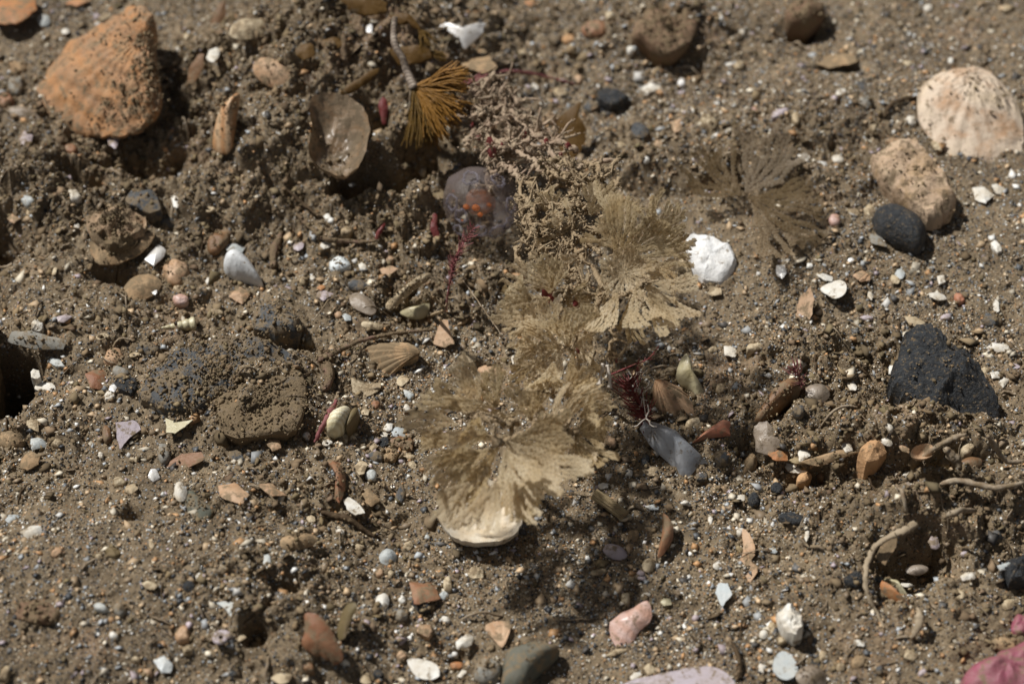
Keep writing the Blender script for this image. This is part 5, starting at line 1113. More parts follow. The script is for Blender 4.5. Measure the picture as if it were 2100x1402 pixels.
# ------------------------------------------------------------------ fan bryozoans
def fan_material():
    m = bpy.data.materials.new('bryozoan_fan'); m.use_nodes = True; N = m.node_tree.nodes; L = m.node_tree.links; b = N['Principled BSDF']; out = N['Material Output']
    uv = N.new('ShaderNodeUVMap'); uv.uv_map = 'zooid'; s = N.new('ShaderNodeSeparateXYZ'); L.new(uv.outputs[0], s.inputs[0])
    tc = N.new('ShaderNodeTexCoord'); n = N.new('ShaderNodeTexNoise'); n.inputs['Scale'].default_value = 2.2; n.inputs['Detail'].default_value = 6.0; L.new(tc.outputs['Object'], n.inputs['Vector'])
    cr = N.new('ShaderNodeValToRGB'); e = cr.color_ramp.elements; e[0].position = 0.32; e[0].color = (0.62, 0.475, 0.27, 1); e[1].position = 0.70; e[1].color = (0.79, 0.675, 0.465, 1); L.new(n.outputs['Fac'], cr.inputs[0])
    def math_(op, a, bb=None, c=None):
        q = N.new('ShaderNodeMath'); q.operation = op
        for i, x in enumerate((a, bb, c)):
            if x is None: continue
            if isinstance(x, (int, float)): q.inputs[i].default_value = x
            else: L.new(x, q.inputs[i])
        return q.outputs[0]
    # two staggered rows of brown polypides in every branch
    side = math_('GREATER_THAN', s.outputs[1], 0.5)
    u = math_('FRACT', math_('MULTIPLY_ADD', side, 0.5, s.outputs[0]))
    v = math_('FRACT', math_('MULTIPLY', s.outputs[1], 2.0))
    du = math_('MULTIPLY', math_('SUBTRACT', u, 0.5), 1.0); dv = math_('MULTIPLY', math_('SUBTRACT', v, 0.5), 0.8)
    rr = math_('SQRT', math_('ADD', math_('MULTIPLY', du, du), math_('MULTIPLY', dv, dv)))
    mr = N.new('ShaderNodeMapRange'); mr.inputs[1].default_value = 0.14; mr.inputs[2].default_value = 0.30; mr.inputs[3].default_value = 0.62; mr.inputs[4].default_value = 0.0; L.new(rr, mr.inputs[0])
    n5 = N.new('ShaderNodeTexNoise'); n5.inputs['Scale'].default_value = 1.7; L.new(tc.outputs['Object'], n5.inputs['Vector'])
    m5 = N.new('ShaderNodeMapRange'); m5.inputs[1].default_value = 0.33; m5.inputs[2].default_value = 0.50; m5.inputs[3].default_value = 0.12; L.new(n5.outputs['Fac'], m5.inputs[0])
    mx = N.new('ShaderNodeMix'); mx.data_type = 'RGBA'; L.new(math_('MULTIPLY', mr.outputs[0], m5.outputs[0]), mx.inputs[0]); L.new(cr.outputs[0], mx.inputs[6]); mx.inputs[7].default_value = (0.16, 0.075, 0.015, 1)
    oi = N.new('ShaderNodeObjectInfo'); hv = N.new('ShaderNodeHueSaturation'); L.new(math_('MULTIPLY_ADD', oi.outputs['Random'], 0.34, 0.84), hv.inputs['Value']); L.new(math_('MULTIPLY_ADD', oi.outputs['Random'], -0.3, 1.12), hv.inputs['Saturation']); L.new(mx.outputs[2], hv.inputs['Color'])
    class _o: outputs = {2: hv.outputs[0]}
    mx = _o
    L.new(mx.outputs[2], b.inputs['Base Color']); b.inputs['Roughness'].default_value = 0.55; b.inputs['Specular IOR Level'].default_value = 0.35
    tl = N.new('ShaderNodeBsdfTranslucent'); L.new(mx.outputs[2], tl.inputs[0]); ms = N.new('ShaderNodeMixShader'); ms.inputs[0].default_value = 0.55; L.new(b.outputs[0], ms.inputs[1]); L.new(tl.outputs[0], ms.inputs[2])
    tp = N.new('ShaderNodeBsdfTransparent'); m2 = N.new('ShaderNodeMixShader'); m2.inputs[0].default_value = 0.90; L.new(tp.outputs[0], m2.inputs[1]); L.new(ms.outputs[0], m2.inputs[2]); L.new(m2.outputs[0], out.inputs[0])
    return m
M['fan'] = fan_material()

def fan(parent, px, py, z, R_px, a0, a1, tx=0.0, ty=0.0, curl=0.15, ripple=0.06, spacing=0.046, seed=1, r0=0.10, gaps=0.08, name='fan', material=None, kf=2.5):
    """one fan: branches that fork as they run outwards over a curved, rippled sheet"""
    rs = random.Random(seed); nr = np.random.default_rng(seed)
    O = at_z(px, py, z); R = R_px * CMPX * (np.dot(O - CAM, FWD) / DIST)
    # sheet axes: facing the viewer's side, tipped by tx (about the horizontal) and ty (about the upright axis)
    cx_, sx_ = math.cos(tx), math.sin(tx); V = UPV * cx_ - FWD * sx_; W0 = -FWD * cx_ - UPV * sx_
    cy_, sy_ = math.cos(ty), math.sin(ty); U = RGT * cy_ - W0 * sy_; Wn = W0 * cy_ + RGT * sy_
    A0, A1 = math.radians(a0), math.radians(a1); arc = A1 - A0; ph = rs.random() * 6.28
    rimc = rs.choice([0.9, 0.6, -0.5, -0.8, 0.3])
    edge = lambda th: R * (0.90 + 0.10 * math.sin(5 * th + ph) + 0.05 * math.sin(13 * th + 2 * ph))
    def Spt(r, th):
        b = th * kf + ph; th = th + 0.10 * math.sin(r * 3.3 + ph) * r / R + 0.03 * math.sin(r * 11 + th * 9)
        return O + r * (math.cos(th) * U + math.sin(th) * V) + Wn * (curl * r * r / R + ripple * R * (r / R) ** 1.5 * math.sin(b * 2) + 0.35 * ripple * R * (r / R) ** 2 * math.sin(b * 5 + 1) + rimc * R * max(r / R - 0.45, 0) ** 2)
    v = []; f = []; uvs = []; H_ = []
    def ribbon(r_a, r_b, th_a, th_b, hw_a, hw_b):
        L_ = max(r_b - r_a, 0.01); n = max(int(L_ / 0.032), 2); base = len(v); u0 = rs.random()
        for i in range(n + 1):
            t = i / n; r = r_a + L_ * t; th = th_a + (th_b - th_a) * min(t * 2.2, 1.0) ** 0.8
            hw = (hw_a + (hw_b - hw_a) * t) * (1.0 + (0.22 if i % 2 else -0.16)); c = Spt(r, th); d = Spt(r + 0.01, th) - c; d /= np.linalg.norm(d)
            s = np.cross(Wn, d); s /= np.linalg.norm(s); jit = nr.normal(0, 0.004, 3)
            H_.append((c, d, s))
            for k, q in enumerate((-1, 0, 1)): v.append(c + s * hw * q + Wn * (0.008 if k == 1 else -0.003) + jit)
        for i in range(n):
            for k in range(2):
                a = base + i * 3 + k; f.append((a, a + 1, a + 4, a + 3)); ua, ub = u0 + i * L_ / n / 0.072, u0 + (i + 1) * L_ / n / 0.072
                uvs.extend([(ua, k * 0.5), (ua, k * 0.5 + 0.5), (ub, k * 0.5 + 0.5), (ub, k * 0.5)])
    def grow(r, th, dth, th_parent):
        rend = edge(th) * (1 - 0.10 * rs.random() ** 2); rs_ = max(2.0 * spacing / max(dth, 1e-4) * (0.75 + 0.5 * rs.random()), r + 0.06)
        if rs.random() < gaps and r > 0.3 * R: rend = min(rend, r + 0.3 * (R - r) * rs.random())
        hw = lambda q, d_: min(0.50 * d_ * q, spacing * 0.88)
        if rs_ >= rend:
            if rend > r + 0.01: ribbon(r, rend, th_parent, th, max(hw(r, dth), 0.012), max(hw(rend, dth), 0.012))
            return
        ribbon(r, rs_, th_parent, th, max(hw(r, dth), 0.014), max(hw(rs_, dth) * 1.1, 0.014))
        for sgn in (-1, 1): grow(rs_ - 0.01, th + sgn * dth / 4 * (0.9 + 0.2 * rs.random()), dth / 2, th)
    n0 = max(2, int(arc * r0 / spacing * 1.4))
    for k in range(n0):
        th = A0 + arc * (k + 0.5) / n0; ribbon(0.0, r0, th, th, 0.018, 0.022); grow(r0, th, arc / n0, th)
    for (c, d, s) in H_:                    # tentacle hairs stand out of the sheet and fringe its edge
        for k in range(2):
            q = d * rs.uniform(0.1, 1.0) + s * rs.uniform(-0.9, 0.9) + Wn * rs.uniform(-0.5, 0.9); q /= np.linalg.norm(q); L_ = rs.uniform(0.025, 0.075); w_ = np.cross(q, Wn + 0.3 * s); w_ /= np.linalg.norm(w_) + 1e-9; n0_ = len(v)
            v.extend([c - w_ * 0.0045, c + w_ * 0.0045, c + q * L_]); f.append((n0_, n0_ + 1, n0_ + 2)); uvs.extend([(0.0, 0.25)] * 3)
    me = bpy.data.meshes.new(name); me.from_pydata((np.array(v) - np.array(parent.location)).tolist(), [], f); me.update()
    ul = me.uv_layers.new(name='zooid'); ul.data.foreach_set('uv', np.array(uvs, np.float32).ravel())
    me.polygons.foreach_set('use_smooth', [True] * len(f)); me.materials.append(material or M['fan'])
    o = bpy.data.objects.new(name, me); C.objects.link(o); o.parent = parent
    return o, np.array(v)

def root_at(px, py, z):
    p = at_z(px, py, z); return np.array([p[0], p[1], float(H(p[0], p[1]))])
up = empty('bryozoan_colony', root_at(1225, 700, 1.2), 'large tan fan bryozoan with knotted silty stems, the upper of the two clumps', 'bryozoan', 'fan bryozoan colonies')
lowc = empty('bryozoan_colony', root_at(1060, 900, 1.1), 'tan fan bryozoan growing over the cream bowl shell, the front clump', 'bryozoan', 'fan bryozoan colonies')
FV = []
for q in [ # px, py, z, radius, from, to, tip x, tip y, curl, ripple
    (1275, 532, 2.00, 168, -8, 62, 0.15, 0.15, 0.18, 0.05), (1262, 530, 1.95, 160, 48, 104, 0.25, -0.1, 0.10, 0.06), (1285, 545, 2.05, 140, -42, 6, 0.1, 0.3, -0.1, 0.05),
    (1318, 578, 2.10, 132, -62, 10, -0.1, 0.1, 0.10, 0.05), (1305, 580, 2.15, 126, -108, -55, -0.35, 0.0, 0.25, 0.05), (1282, 560, 2.0, 60, 0, 360, 0.0, 0.0, 0.3, 0.10),
    (1236, 552, 1.85, 140, -112, -76, -0.2, 0.5, 0.1, 0.06), (1205, 560, 1.75, 112, -118, -78, 0.2, -0.5, 0.15, 0.08),
    (1140, 596, 1.75, 112, 112, 178, 0.3, -0.3, 0.25, 0.05), (1128, 612, 1.7, 100, 170, 232, 0.2, -0.2, 0.2, 0.06), (1132, 590, 1.8, 80, 70, 125, 0.5, 0.0, 0.3, 0.06),
    (1165, 712, 1.55, 118, 62, 128, 0.55, 0.0, 0.45, 0.04), (1150, 716, 1.5, 108, 120, 190, 0.4, -0.3, 0.4, 0.05), (1150, 705, 1.5, 96, 185, 275, -0.1, -0.1, 0.2, 0.06), (1178, 700, 1.5, 100, -105, -40, 0.0, 0.3, 0.2, 0.07), (1190, 705, 1.55, 100, 30, 80, 0.5, 0.4, 0.3, 0.05),
    (1180, 480, 1.8, 85, 100, 190, 0.3, 0.0, 0.2, 0.12), (1210, 440, 1.85, 80, 20, 110, 0.3, 0.0, 0.2, 0.12), (1200, 520, 1.75, 80, 180, 260, 0.0, 0.4, 0.2, 0.12), (1130, 440, 1.7, 60, 60, 150, 0.2, 0.2, 0.2, 0.12)]:
    FV.append(fan(up, *q, seed=int(q[0] + q[1]), gaps=0.12)[1])
for q in [
    (1070, 872, 1.45, 212, 146, 166, 0.55, -0.25, 0.25, 0.08), (1050, 896, 1.55, 200, 176, 196, 0.6, -0.2, 0.25, 0.08),
    (1022, 915, 1.7, 186, 222, 250, 0.15, 0.0, 0.18, 0.10), (1000, 960, 1.5, 130, 225, 275, 0.1, 0.0, 0.1, 0.10),
    (1040, 905, 1.9, 172, 284, 350, 0.05, 0.1, 0.28, 0.06), (1050, 900, 1.85, 132, 335, 392, 0.2, 0.3, 0.35, 0.05), (1040, 905, 1.85, 150, 268, 300, -0.1, 0.2, 0.1, 0.05),
    (1090, 862, 1.5, 105, 70, 128, 0.6, 0.0, 0.35, 0.06), (1140, 880, 1.45, 118, 82, 112, 0.2, 0.9, 0.3, 0.05), (1150, 880, 1.4, 116, 40, 85, 0.3, 0.7, 0.3, 0.06), (1175, 890, 1.3, 92, -20, 50, 0.1, 0.6, 0.3, 0.08),
    (1180, 890, 1.3, 96, -95, -25, -0.2, 0.4, 0.2, 0.08), (1150, 900, 1.35, 88, -120, -70, -0.2, -0.5, 0.2, 0.06), (1195, 830, 1.25, 70, 60, 140, 0.3, 0.6, 0.3, 0.08), (1120, 800, 1.3, 60, 30, 150, 0.6, 0.1, 0.4, 0.08)]:
    FV.append(fan(lowc, *q, seed=int(q[0] + q[1] + q[4]), gaps=0.06)[1])
# overlapping outer lobes that close the clumps
_rl = random.Random(42)
def lobes(parent, cx_, cy_, z, spec, gaps):
    for (ang, rad, R_, arc) in spec:
        a = math.radians(ang); ox, oy = cx_ + rad * math.cos(a), cy_ - rad * math.sin(a); j = _rl.uniform(-10, 10)
        FV.append(fan(parent, ox, oy, z + _rl.uniform(-0.30, 0.20), R_, ang - arc / 2 + j, ang + arc / 2 + j, _rl.uniform(-0.25, 0.6), _rl.uniform(-0.7, 0.7), _rl.uniform(0.15, 0.6), _rl.uniform(0.05, 0.14), seed=_rl.randint(1, 99999), gaps=gaps)[1])
lobes(lowc, 1030, 905, 1.75, [(100, 70, 92, 80), (122, 88, 100, 62), (143, 104, 96, 56), (160, 98, 92, 56), (178, 92, 92, 56), (196, 92, 92, 60), (214, 98, 92, 60), (232, 108, 90, 60), (250, 100, 92, 60), (262, 84, 96, 60), (132, 60, 84, 70), (168, 52, 84, 70), (205, 52, 88, 70), (240, 58, 88, 70), (278, 55, 108, 70), (300, 50, 108, 70), (322, 50, 100, 80), (345, 45, 95, 80), (15, 50, 85, 90), (160, 30, 95, 90), (220, 25, 95, 90), (290, 20, 90, 90)], 0.05)
lobes(lowc, 1150, 860, 1.4, [(150, 40, 70, 90), (110, 45, 72, 80), (75, 45, 74, 80), (40, 40, 72, 80), (10, 40, 66, 80), (-25, 40, 72, 80), (-60, 50, 76, 80), (-90, 60, 72, 80)], 0.06)
lobes(up, 1120, 640, 1.6, [(80, 40, 70, 90), (110, 45, 72, 80), (140, 40, 74, 80), (170, 35, 70, 80), (200, 30, 70, 80), (235, 30, 70, 80), (-40, 30, 80, 90), (20, 30, 70, 90)], 0.10)
lobes(up, 1140, 715, 1.5, [(100, 30, 70, 90), (140, 40, 72, 80), (175, 40, 70, 80), (215, 35, 66, 80), (260, 30, 60, 80), (-50, 40, 66, 90), (60, 40, 66, 90), (10, 40, 60, 90)], 0.10)
lobes(up, 1285, 545, 2.05, [(85, 60, 96, 70), (55, 65, 98, 70), (25, 65, 96, 70), (-5, 60, 90, 60), (-50, 70, 92, 70), (-85, 70, 90, 70), (-110, 60, 88, 70), (120, 40, 80, 80)], 0.08)
# far colony, low and out of focus
far = empty('bryozoan_colony', root_at(1530, 430, 0.5), 'blurred brownish fan bryozoan lying flat behind the upper clump', 'bryozoan', 'fan bryozoan colonies')
M['fanbrown'] = M['fan'].copy(); M['fanbrown'].name = 'brown_bryozoan_fan'
for nd in M['fanbrown'].node_tree.nodes:
    if nd.type == 'MIX_SHADER' and abs(nd.inputs[0].default_value - 0.90) < 1e-3: nd.inputs[0].default_value = 0.75
    if nd.type == 'VALTORGB': nd.color_ramp.elements[0].color = (0.30, 0.225, 0.13, 1); nd.color_ramp.elements[1].color = (0.40, 0.31, 0.20, 1)
for q in [(1530, 395, 0.45, 165, 20, 95, -0.5, 0.1, 0.15, 0.06), (1535, 405, 0.55, 185, -50, 30, -0.6, 0.2, 0.1, 0.06), (1520, 400, 0.42, 140, 95, 185, -0.5, 0.0, 0.15, 0.08), (1540, 410, 0.50, 165, -85, -40, -0.5, 0.1, 0.1, 0.06)]:
    fan(far, *q, seed=int(q[0] + q[4] + 999), spacing=0.060, gaps=0.35, material=M['fanbrown'])

def tangle(parent, chains, name='stem', material=None, seed=1, lump=0.35, spread=0.12, twigs=5, rad=0.05):
    rs = random.Random(seed); mb = MB(); nr = np.random.default_rng(seed); pts = []
    for ch in chains:
        P = catmull(np.array([q if isinstance(q, np.ndarray) else at_z(*q) for q in ch]), 9); P = P + nr.normal(0, spread * 0.22, P.shape)
        mb.tube(P, rad * (0.7 + 0.6 * nr.random(len(P))), 6, lump=lump, seed=rs.randint(0, 9999)); pts.append(P)
        for k in range(twigs):
            i = rs.randint(1, len(P) - 2); d = nr.normal(0, 1, 3); d /= np.linalg.norm(d); L_ = 0.12 + 0.35 * rs.random(); Q = [P[i]]
            for j in range(4): d = d + nr.normal(0, 0.35, 3); d /= np.linalg.norm(d); Q.append(Q[-1] + d * L_ / 4)
            Q = np.array(Q); mb.tube(Q, np.linspace(rad * 0.7, rad * 0.35, 5) * (0.7 + 0.6 * nr.random(5)), 5, lump=lump, seed=rs.randint(0, 9999)); pts.append(Q)
    return mb.build(name, material or M['siltcoat'], parent, origin=np.array(parent.location)), np.vstack(pts)
def crumbs_mesh(parent, P, n, rmin, rmax, spread, name, material, seed):
    nr = np.random.default_rng(seed); i = nr.integers(0, len(P), n); c = P[i] + nr.normal(0, spread, (n, 3)) * nr.random((n, 1)); r = rmin + (rmax - rmin) * nr.random(n) ** 2.5
    o = grain_object(name, c, r, nr, None, material, squash=(0.7, 1.3), tpls=TET, tip=3.0); return o
OCT_V = np.array([(1, 0, 0), (-1, 0, 0), (0, 1, 0), (0, -1, 0), (0, 0, 1), (0, 0, -1)], float)
OCT_F = np.array([(0, 2, 4), (2, 1, 4), (1, 3, 4), (3, 0, 4), (2, 0, 5), (1, 2, 5), (3, 1, 5), (0, 3, 5)])
def template(seed, sub=1):
    v = [tuple(p) for p in OCT_V]; f = [tuple(t) for t in OCT_F]
    for s in range(sub):
        cache = {}; nf = []
        def mid(a, b):
            k = (min(a, b), max(a, b))
            if k not in cache: p = (np.array(v[a]) + np.array(v[b])) / 2; v.append(tuple(p / np.linalg.norm(p))); cache[k] = len(v) - 1
            return cache[k]
        for a, b, c in f: ab, bc, ca = mid(a, b), mid(b, c), mid(c, a); nf += [(a, ab, ca), (ab, b, bc), (ca, bc, c), (ab, bc, ca)]
        f = nf
    nr = np.random.default_rng(seed); V = np.array(v); V *= (0.72 + 0.5 * nr.random((len(V), 1))); return V, np.array(f)
TET = [(np.array([(1, 1, 1), (1, -1, -1), (-1, 1, -1), (-1, -1, 1)], float) * np.random.default_rng(i).uniform(0.5, 0.9, (4, 1)), np.array([(0, 1, 2), (0, 3, 1), (0, 2, 3), (1, 3, 2)])) for i in range(6)]
TPL0 = [template(i, 0) for i in range(6)]; TPL1 = [template(i + 20, 1) for i in range(8)]
def grain_object(name, c, r, nr, cols, material, squash=(0.5, 1.0), tpls=None, flatz=None, smooth=False, tip=1.2):
    """thousands of grains in one mesh: centre, radius and colour of each"""
    tpls = tpls or TPL1; n = len(c); V = []; F = []; T = []; off = 0
    which = nr.integers(0, len(tpls), n)
    for t, (tv, tf) in enumerate(tpls):
        s = np.where(which == t)[0]
        if not len(s): continue
        m = len(s); a = nr.random(m) * 6.283; b = (nr.random(m) - 0.5) * tip
        sc = squash[0] + (squash[1] - squash[0]) * nr.random((m, 3)); 
        if flatz is not None: sc[:, 2] *= flatz
        P = tv[None] * sc[:, None, :]
        ca, sa = np.cos(a)[:, None], np.sin(a)[:, None]; cb, sb_ = np.cos(b)[:, None], np.sin(b)[:, None]
        y1 = P[..., 1] * cb - P[..., 2] * sb_; z1 = P[..., 1] * sb_ + P[..., 2] * cb; x1 = P[..., 0]
        Q = np.stack([x1 * ca - y1 * sa, x1 * sa + y1 * ca, z1], -1) * r[s][:, None, None] + c[s][:, None, :]
        V.append(Q.reshape(-1, 3)); F.append((tf[None] + (off + np.arange(m) * len(tv))[:, None, None]).reshape(-1, 3)); off += m * len(tv)
        if cols is not None: T.append(np.repeat(cols[s], len(tf), 0))
    V = np.vstack(V).astype(np.float32); F = np.vstack(F).astype(np.int32)
    me = bpy.data.meshes.new(name); me.vertices.add(len(V)); me.vertices.foreach_set('co', V.ravel()); me.loops.add(F.size); me.loops.foreach_set('vertex_index', F.ravel())
    me.polygons.add(len(F)); me.polygons.foreach_set('loop_start', np.arange(0, F.size, 3, dtype=np.int32)); me.update()
    if cols is not None:
        T = np.vstack(T); at_ = me.attributes.new('tint', 'FLOAT_COLOR', 'FACE'); at_.data.foreach_set('color', np.concatenate([T, np.ones((len(T), 1))], 1).astype(np.float32).ravel())
    if smooth: me.polygons.foreach_set('use_smooth', [True] * len(F))
    me.materials.append(material); o = bpy.data.objects.new(name, me); C.objects.link(o); return o

def web(seed, n, cx_, cy_, rx, ry, z0, z1, slant=0.0):   # short wandering chains that fill a tangle
    rs = random.Random(seed); out = []
    for k in range(n):
        a = rs.random() * 6.28; r_ = rs.random() ** 0.5; x, y = cx_ + rx * r_ * math.cos(a), cy_ + ry * r_ * math.sin(a) + slant * rx * r_ * math.cos(a); ch = []; d = rs.random() * 6.28
        for j in range(4): ch.append((x, y, rs.uniform(z0, z1))); d += rs.uniform(-0.9, 0.9); x += 26 * math.cos(d); y += 22 * math.sin(d)
        out.append(ch)
    return out
ub = np.array(up.location); lb = np.array(lowc.location)
so, sp1 = tangle(up, [
    [ub, (1210, 700, 1.3), (1230, 620, 1.7), (1265, 545, 1.95), (1285, 520, 2.05)], [(1230, 620, 1.7), (1180, 590, 1.75), (1140, 600, 1.75)], [(1200, 690, 1.3), (1170, 715, 1.5)],
    [(1240, 590, 1.8), (1190, 520, 1.8), (1150, 460, 1.75), (1100, 400, 1.7), (1080, 370, 1.6)], [(1190, 520, 1.8), (1230, 460, 1.9), (1250, 410, 1.9), (1220, 380, 1.8)], [(1100, 400, 1.7), (1150, 380, 1.75), (1210, 370, 1.8), (1268, 330, 1.8)],
    [(1150, 460, 1.75), (1090, 480, 1.7), (1062, 520, 1.65), (1080, 560, 1.6)], [(1150, 420, 1.75), (1190, 430, 1.85), (1240, 400, 1.9), (1272, 370, 1.85)], [(1130, 520, 1.75), (1180, 560, 1.75), (1150, 600, 1.75)],
    [(1060, 370, 1.5), (1090, 440, 1.65), (1120, 520, 1.7), (1170, 570, 1.75)], [(1200, 470, 1.85), (1250, 480, 1.95), (1280, 520, 2.0)], [(1250, 640, 1.7), (1260, 690, 1.5), (1250, 740, 1.3)], [(1318, 580, 2.12), (1290, 600, 2.0), (1250, 610, 1.8)],
    [(1090, 470, 1.7), (1070, 440, 1.65), (1060, 400, 1.6)], [(1160, 500, 1.8), (1200, 490, 1.85), (1230, 520, 1.9)], [(1150, 640, 1.7), (1160, 600, 1.75), (1200, 590, 1.78)]] + web(21, 13, 1165, 430, 100, 85, 1.6, 2.0), seed=3, twigs=6, rad=0.034)
so2, sp2 = tangle(lowc, [[lb, (1070, 900, 1.3), (1045, 905, 1.75), (1020, 905, 1.85)], [(1070, 900, 1.3), (1110, 870, 1.4), (1145, 880, 1.45), (1180, 890, 1.3)], [(1110, 870, 1.4), (1150, 930, 1.3), (1200, 960, 1.1)], [(1110, 870, 1.4), (1100, 810, 1.35), (1130, 780, 1.25)],
    [(1060, 870, 1.55), (1010, 860, 1.6), (960, 850, 1.6)], [(1150, 880, 1.4), (1170, 830, 1.3), (1190, 790, 1.2)]], seed=4, twigs=5, rad=0.05)
M['coatcrumb'] = mat('pale_silt_crumb', (0.52, 0.41, 0.27), (0.42, 0.31, 0.19), 5.0, 0.9, 0.2, 0.0, bump=0.4)
for parent, P, n, sd_ in ((up, sp1, 11000, 5), (lowc, sp2, 5000, 6)):
    o = crumbs_mesh(parent, P, n, 0.004, 0.020, 0.060, 'silt_coating', M['coatcrumb'], sd_); o.parent = parent; o.matrix_parent_inverse.identity(); o.data.transform(__import__('mathutils').Matrix.Translation(-Vector(parent.location))); o['kind'] = 'stuff'
# pinkish silty tangle with red blades joining the brush alga and the upper clump
tg = empty('weed_tangle', root_at(1050, 290, 1.0), 'pinkish silt-laden weed tangle with red blades between brush and fans', 'weed')
so3, sp3 = tangle(tg, [[(965, 215, 1.1), (1000, 235, 1.25), (1040, 215, 1.3), (1060, 250, 1.25)], [(985, 270, 1.0), (1020, 290, 1.2), (1060, 310, 1.35), (1100, 340, 1.5), (1130, 370, 1.6)], [(1030, 220, 1.3), (1050, 280, 1.3), (1090, 300, 1.35), (1150, 290, 1.4), (1180, 310, 1.4)],
    [(1000, 330, 1.1), (1040, 340, 1.3), (1070, 370, 1.5)], [(1060, 250, 1.25), (1110, 290, 1.35), (1140, 330, 1.5), (1160, 370, 1.6)], [(1020, 300, 1.2), (1000, 350, 1.0), (1010, 400, 0.9)], [np.array(tg.location), (1040, 320, 0.8), (1050, 290, 1.2)], [(1090, 340, 1.5), (1140, 350, 1.6), (1200, 340, 1.6), (1262, 330, 1.7)]] + web(22, 20, 1045, 275, 95, 55, 0.9, 1.45, 0.45),
    seed=9, twigs=10, rad=0.040, material=mat('pink_silt_weed', (0.47, 0.37, 0.255), (0.38, 0.27, 0.195), 4.0, 0.9, 0.2, 0.0, bump=0.8, bscale=10))
o = crumbs_mesh(tg, sp3, 16000, 0.004, 0.020, 0.075, 'silt_coating', mat('pinkish_silt_crumb', (0.50, 0.40, 0.28), (0.40, 0.28, 0.19), 5.0, 0.9, 0.2, 0.0, bump=0.4), 15); o.data.transform(__import__('mathutils').Matrix.Translation(-Vector(tg.location))); o.parent = tg; o['kind'] = 'stuff'
def redbits(parent, spots, seed):
    rs = random.Random(seed)
    for (px, py, z, s) in spots:
        O = at_z(px, py, z); mb = MB(); n = 10; a0 = rs.random() * 6; v = [O]; u = RGT; w2 = UPV * 0.9 - FWD * 0.3
        for k in range(n):
            t = 2 * math.pi * k / n; r = s * CMPX * (0.35 + 0.3 * rs.random() + 0.35 * abs(math.cos(t + a0))); v.append(O + u * math.cos(t) * r * 0.6 + w2 * math.sin(t) * r - FWD * 0.04 * math.sin(2 * t))
        mb.add(v, [(0, k + 1, (k + 1) % n + 1) for k in range(n)]); mb.build('red_blade', M['red'], parent, origin=np.array(parent.location))
redbits(tg, [(1004, 300, 1.28, 26), (982, 282, 1.2, 12), (1075, 278, 1.4, 16), (1030, 296, 1.32, 12), (1010, 312, 1.3, 18), (1120, 292, 1.45, 12), (968, 258, 1.2, 10), (1165, 300, 1.45, 14), (1150, 318, 1.5, 10)], 3)
redbits(up, [(1124, 545, 1.7, 26), (1120, 600, 1.6, 22), (1180, 625, 1.65, 14), (1130, 612, 1.62, 16), (1215, 660, 1.6, 14), (1186, 715, 1.5, 12), (1260, 735, 1.3, 14)], 4)

# ------------------------------------------------------------------ countless grains: sand, shell grit, silt crumbs, fibres
def scatter(n, dens_fn, nr, x=(-10.4, 10.4), y=(-7.4, 10.2)):
    out = []
    while sum(len(a) for a in out) < n:
        q = np.stack([nr.uniform(*x, n), nr.uniform(*y, n)], 1)
        half = 7.0 + (q[:, 1] + 6.1) * 0.162 + 1.8                     # the strip the photograph sees, and a little beyond
        k = (np.abs(q[:, 0]) < half) & (nr.random(n) < dens_fn(q[:, 0], q[:, 1])); out.append(q[k])
    return np.vstack(out)[:n]
def sandy(x, y):
    v = np.zeros_like(x)
    for (px, py, rx, ry, s) in [(800, 850, 1.6, 2.0, 1.0), (1250, 1050, 2.6, 1.4, 1.0), (1150, 1220, 2.8, 1.5, 0.9), (1500, 700, 1.6, 1.6, 0.7), (1500, 1250, 3.0, 1.5, 0.7), (930, 720, 1.0, 1.0, 0.9), (1900, 560, 3.0, 2.0, 0.55), (1400, 200, 4.0, 2.2, 0.35), (700, 1200, 2.5, 1.5, 0.5), (300, 1200, 3, 2, 0.3)]:
        cx, cy = gpt(px, py); v = np.maximum(v, s * np.exp(-((x - cx) / rx) ** 2 - ((y - cy) / ry) ** 2))
    return np.clip((v + 0.22) * np.clip(0.75 + 0.7 * fbm(x, y, 1.1, 3, 700), 0.25, 1.6), 0, 1)
nr = np.random.default_rng(77)
q = scatter(45000, sandy, nr); z = H(q[:, 0], q[:, 1]); r = np.exp(nr.normal(math.log(0.0165), 0.42, len(q))); r = np.clip(r, 0.008, 0.055)
PAL = np.array([(0.23, 0.165, 0.097), (0.175, 0.125, 0.075), (0.030, 0.031, 0.034), (0.060, 0.062, 0.066), (0.62, 0.55, 0.43), (0.78, 0.76, 0.70), (0.44, 0.25, 0.11), (0.30, 0.32, 0.33), (0.50, 0.38, 0.24)])
pr = np.array([0.24, 0.12, 0.17, 0.10, 0.11, 0.055, 0.07, 0.06, 0.075]); pr /= pr.sum()
cols = PAL[nr.choice(len(PAL), len(q), p=pr)] * (0.75 + 0.5 * nr.random((len(q), 1)))
o = grain_object('sand_grains', np.column_stack([q, z + r * 0.25]), r, nr, cols, attr_mat('sand_grain', 0.30, 0.6), squash=(0.55, 1.15), tpls=TPL0)
tag(o, 'loose dark and pale sand grains over the silt', 'sand', kind='stuff')
